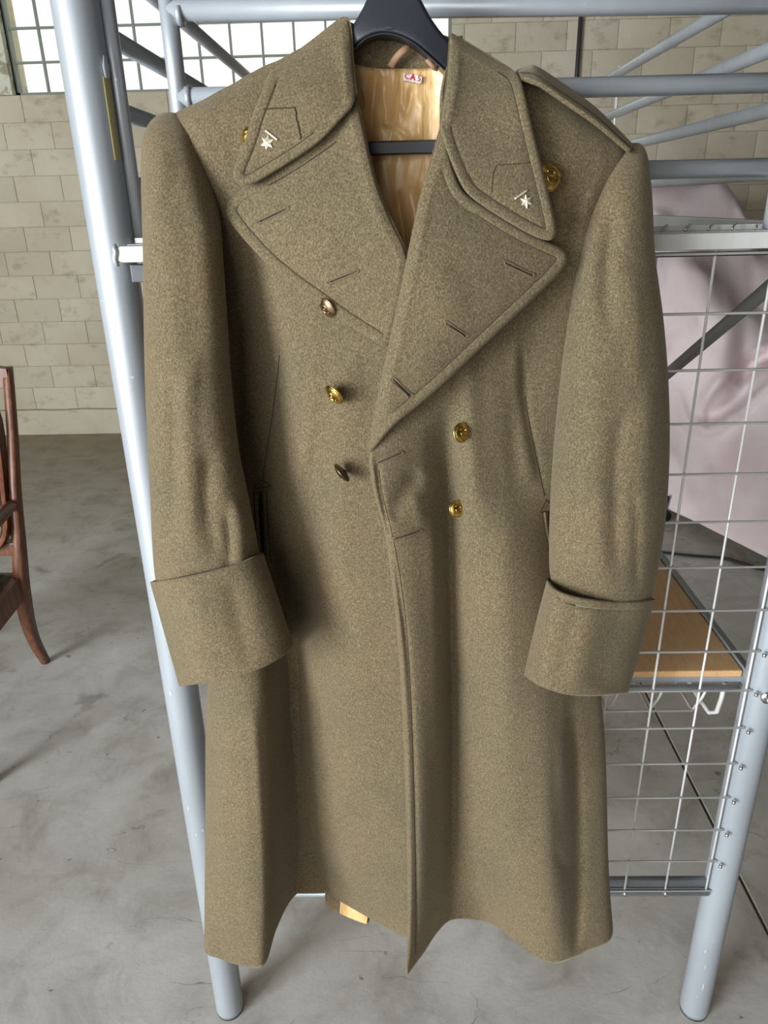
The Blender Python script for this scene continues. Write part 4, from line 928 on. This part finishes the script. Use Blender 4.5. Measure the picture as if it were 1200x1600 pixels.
# pocket slits
def pocket(on, line, w, tab):
    f = surf_eval([on]); q = cr(np.array(line, float), 30); V = []
    for i, (x, y) in enumerate(q):
        ww = w * (0.25 + math.sin(math.pi * min(1, i / 29 + .04)) ** .5)
        for s in (-1, 1): V.append(f(x + ww * s, y, .0006)[0])
    if any(v is None for v in V): return
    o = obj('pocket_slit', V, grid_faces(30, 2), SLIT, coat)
    for s in (-1, 1):
        pts = [f(x + (w + 5.0) * s * .9, y, -.0002)[0] for x, y in q]; obj('pocket_welt', *tube(pts, .0022, 8), WOOL, o)
        pts = [f(x + (w + 9) * s * .9, y, .0002)[0] for x, y in q]; obj('stitching', *tube(pts, .0005, 5), SEAM, o)
    for a, b_ in zip(tab, tab[1:]):
        pts = [f(*(np.array(a) + (np.array(b_) - np.array(a)) * t_), .0002)[0] for t_ in np.linspace(0, 1, 8)]; pts = [p for p in pts if p is not None]
        if len(pts) > 3: obj('stitching', *tube(pts, .0006, 5), SEAM, o)
pocket(pL, [(407, 768), (408, 800), (410, 840), (413, 880)], 2.2, [(396, 762), (410, 750), (424, 760), (396, 764)])
pocket(pR, [(857, 800), (860, 825), (865, 850), (868, 885)], 2.2, [(843, 800), (853, 781), (868, 797), (843, 801)])
# sleeve seam, cuff top stitching
seam([(992, 760), (990, 800), (990, 850), (991, 905)], on=[sR])
seam([(250, 921), (290, 913), (330, 905), (370, 894), (402, 882)], on=[cL], name='stitching', lift=.0006); seam([(868, 925), (885, 939), (915, 947), (960, 951), (1012, 949)], on=[cR], name='stitching', lift=.0006)
seam([(828, 1040), (840, 1050), (850, 1062)], on=[cR], name='stitching', r=.0004)
seam([(812, 114), (832, 116), (842, 122), (885, 150), (932, 183), (984, 230)], on=[ep, pR], name='stitching', parent=ep)
# front edge stitching on the overlap and down the lower edge
seam([(592, 735), (598, 775), (616, 850), (633, 960), (641, 1080), (646, 1250), (649, 1400), (649, 1490)], on=[pR], name='stitching', r=.0005)
# buttons
def button(x, y, dia, nrm, mat, label, on=None, off=0.010, relief=True, roll=0.0):
    h, _ = sf(x, y) if on is None else surf_eval([on])(x, y)
    n_ = Vector(nrm).normalized(); a = n_.cross(Vector((0, 0, 1))).normalized(); b__ = a.cross(n_).normalized()
    ray = (h - Vector((0, 0, H))).normalized(); c = h - ray * off; R_ = dia / 2; V = []; Fc = []
    prof = [(0, -.28), (.55, -.26), (.88, -.18), (1.0, -.05), (1.0, .03), (.95, .07), (.90, .05), (.84, .11), (.68, .21), (.45, .30), (.22, .345), (0, .36)]
    ns = 32
    for r_, z_ in prof:
        for k in range(ns):
            t_ = 2 * math.pi * k / ns; rr = r_ * R_
            zz = z_ * R_
            if relief and .1 < r_ < .8 and z_ > .1: zz += .008 * R_ * math.sin(5 * t_ + r_ * 9) * math.cos(2 * t_)
            V.append(c + (a * math.cos(t_) + b__ * math.sin(t_)) * rr + n_ * zz)
    o = obj('button', V, [f[::-1] for f in grid_faces(len(prof), ns, True)], mat, coat)
    if label: o['label'] = label
    o.data.flip_normals()
    # raised crest on the dome
    if relief:
        mb = MB()
        cv = [(-.35, -.3), (-.1, -.42), (.2, -.3), (.3, 0), (.05, .1), (-.15, .0), (-.3, .25), (0, .45), (.3, .35)]
        pts = [c + (a * u + b__ * v) * R_ + n_ * R_ * (.355 - .36 * (u * u + v * v) ** 1.1) for u, v in cr(np.array(cv), 24)]
        mb.add(*tube(pts, R_ * .07, 6)); mb.build('crest', mat, o)
    st = [h + (c - h) * 0, c - n_ * R_ * .25]
    obj('shank', *tube(st, R_ * .16, 8), mat, o)
    return o
button(858, 277, .0285, (.30, -.92, .15), GOLD, 'large gilt button half under the collar', on=pR, off=.012)
button(390, 214, .022, (-.5, -.85, .1), GOLD, 'gilt button peeping from under the collar', on=pL, off=.012)
button(511, 481, .0235, (-.66, -.62, -.42), ROSE, 'worn pinkish brass button', on=pL, off=.021)
button(522, 617, .0265, (-.68, -.62, -.52), GOLD, None, on=pL, off=.018)
button(534, 739, .0265, (-.80, -.12, -.62), OLDBRASS, 'dark button hanging turned away', on=pL, off=.020, relief=False)
button(721, 676, .0235, (.58, -.78, .22), GOLD, None, on=pR, off=.012)
button(714, 795, .0215, (.42, -.88, .22), GOLD, None, on=pR, off=.012)
# hanging loop, tag
def ribbon(name, line, ys, w, mat, parent, th=0.0012):
    q = cr(np.array([(x, y, yy) for (x, y), yy in zip(line, ys)], float), 20); V = []
    for i in range(20):
        d = q[min(i + 1, 19), :2] - q[max(i - 1, 0), :2]; d /= np.hypot(*d); n_ = np.array([-d[1], d[0]])
        for s in (-1, -.3, .3, 1): V.append(P(*(q[i, :2] + n_ * w / 2 * s), Y=q[i, 2] - .0006 * (1 - s * s)))
    o = obj(name, V, grid_faces(20, 4), mat, parent); solidify(o, th, 0); return o
ribbon('hanging_loop', [(610, 105), (618, 92), (627, 82), (634, 77), (640, 76)], [.901, .897, .895, .896, .899], 11, STRAP, coat)
ribbon('hanging_loop', [(667, 93), (673, 100), (678, 106), (684, 108)], [.899, .897, .898, .902], 7, STRAP, coat)
lf = surf_eval([lin])
q = [(630, 113), (661, 119), (659, 131), (629, 126)]
V = []
for v in np.linspace(0, 1, 6):
    for u in np.linspace(0, 1, 12):
        a = np.array(q[0]) * (1 - u) + np.array(q[1]) * u; b_ = np.array(q[3]) * (1 - u) + np.array(q[2]) * u
        c = a * (1 - v) + b_ * v + np.array([0, 0.5 * math.sin(u * 17)]); V.append(P(*c, Y=lf(*c)[0].y - .004))
tg = obj('size_tag', V, [f[::-1] for f in grid_faces(6, 12)], TAG, coat); solidify(tg, .0006, 0); tg['label'] = 'small white tag with red characters'
tf = surf_eval([tg])
for chx, x, y, sz in (('C', 635.5, 119.5, .0072), ('A', 645, 121, .0080), ('5', 654.5, 123.5, .0074)):
    cu = bpy.data.curves.new('letter', 'FONT'); cu.body = chx; cu.size = sz; cu.align_x = 'CENTER'; cu.align_y = 'CENTER'; cu.extrude = .00015; cu.offset = 0.00025 if chx == 'A' else 0.00005; cu.resolution_u = 3
    tmp = bpy.data.objects.new('letter', cu); C.objects.link(tmp)
    me = bpy.data.meshes.new_from_object(tmp.evaluated_get(bpy.context.evaluated_depsgraph_get())); bpy.data.objects.remove(tmp)
    h, n_ = tf(x, y); 
    Vv = np.array([[v.co.x, 0, v.co.y] for v in me.vertices]); zz = np.array([v.co.z for v in me.vertices])
    an = -0.18; X_ = Vv[:, 0] * math.cos(an) - Vv[:, 2] * math.sin(an); Z_ = Vv[:, 0] * math.sin(an) + Vv[:, 2] * math.cos(an)
    V = np.c_[X_ + h.x, h.y - .0009 - zz, Z_ + h.z]
    obj('letter', V, [list(p.vertices) for p in me.polygons], RED, tg, False)
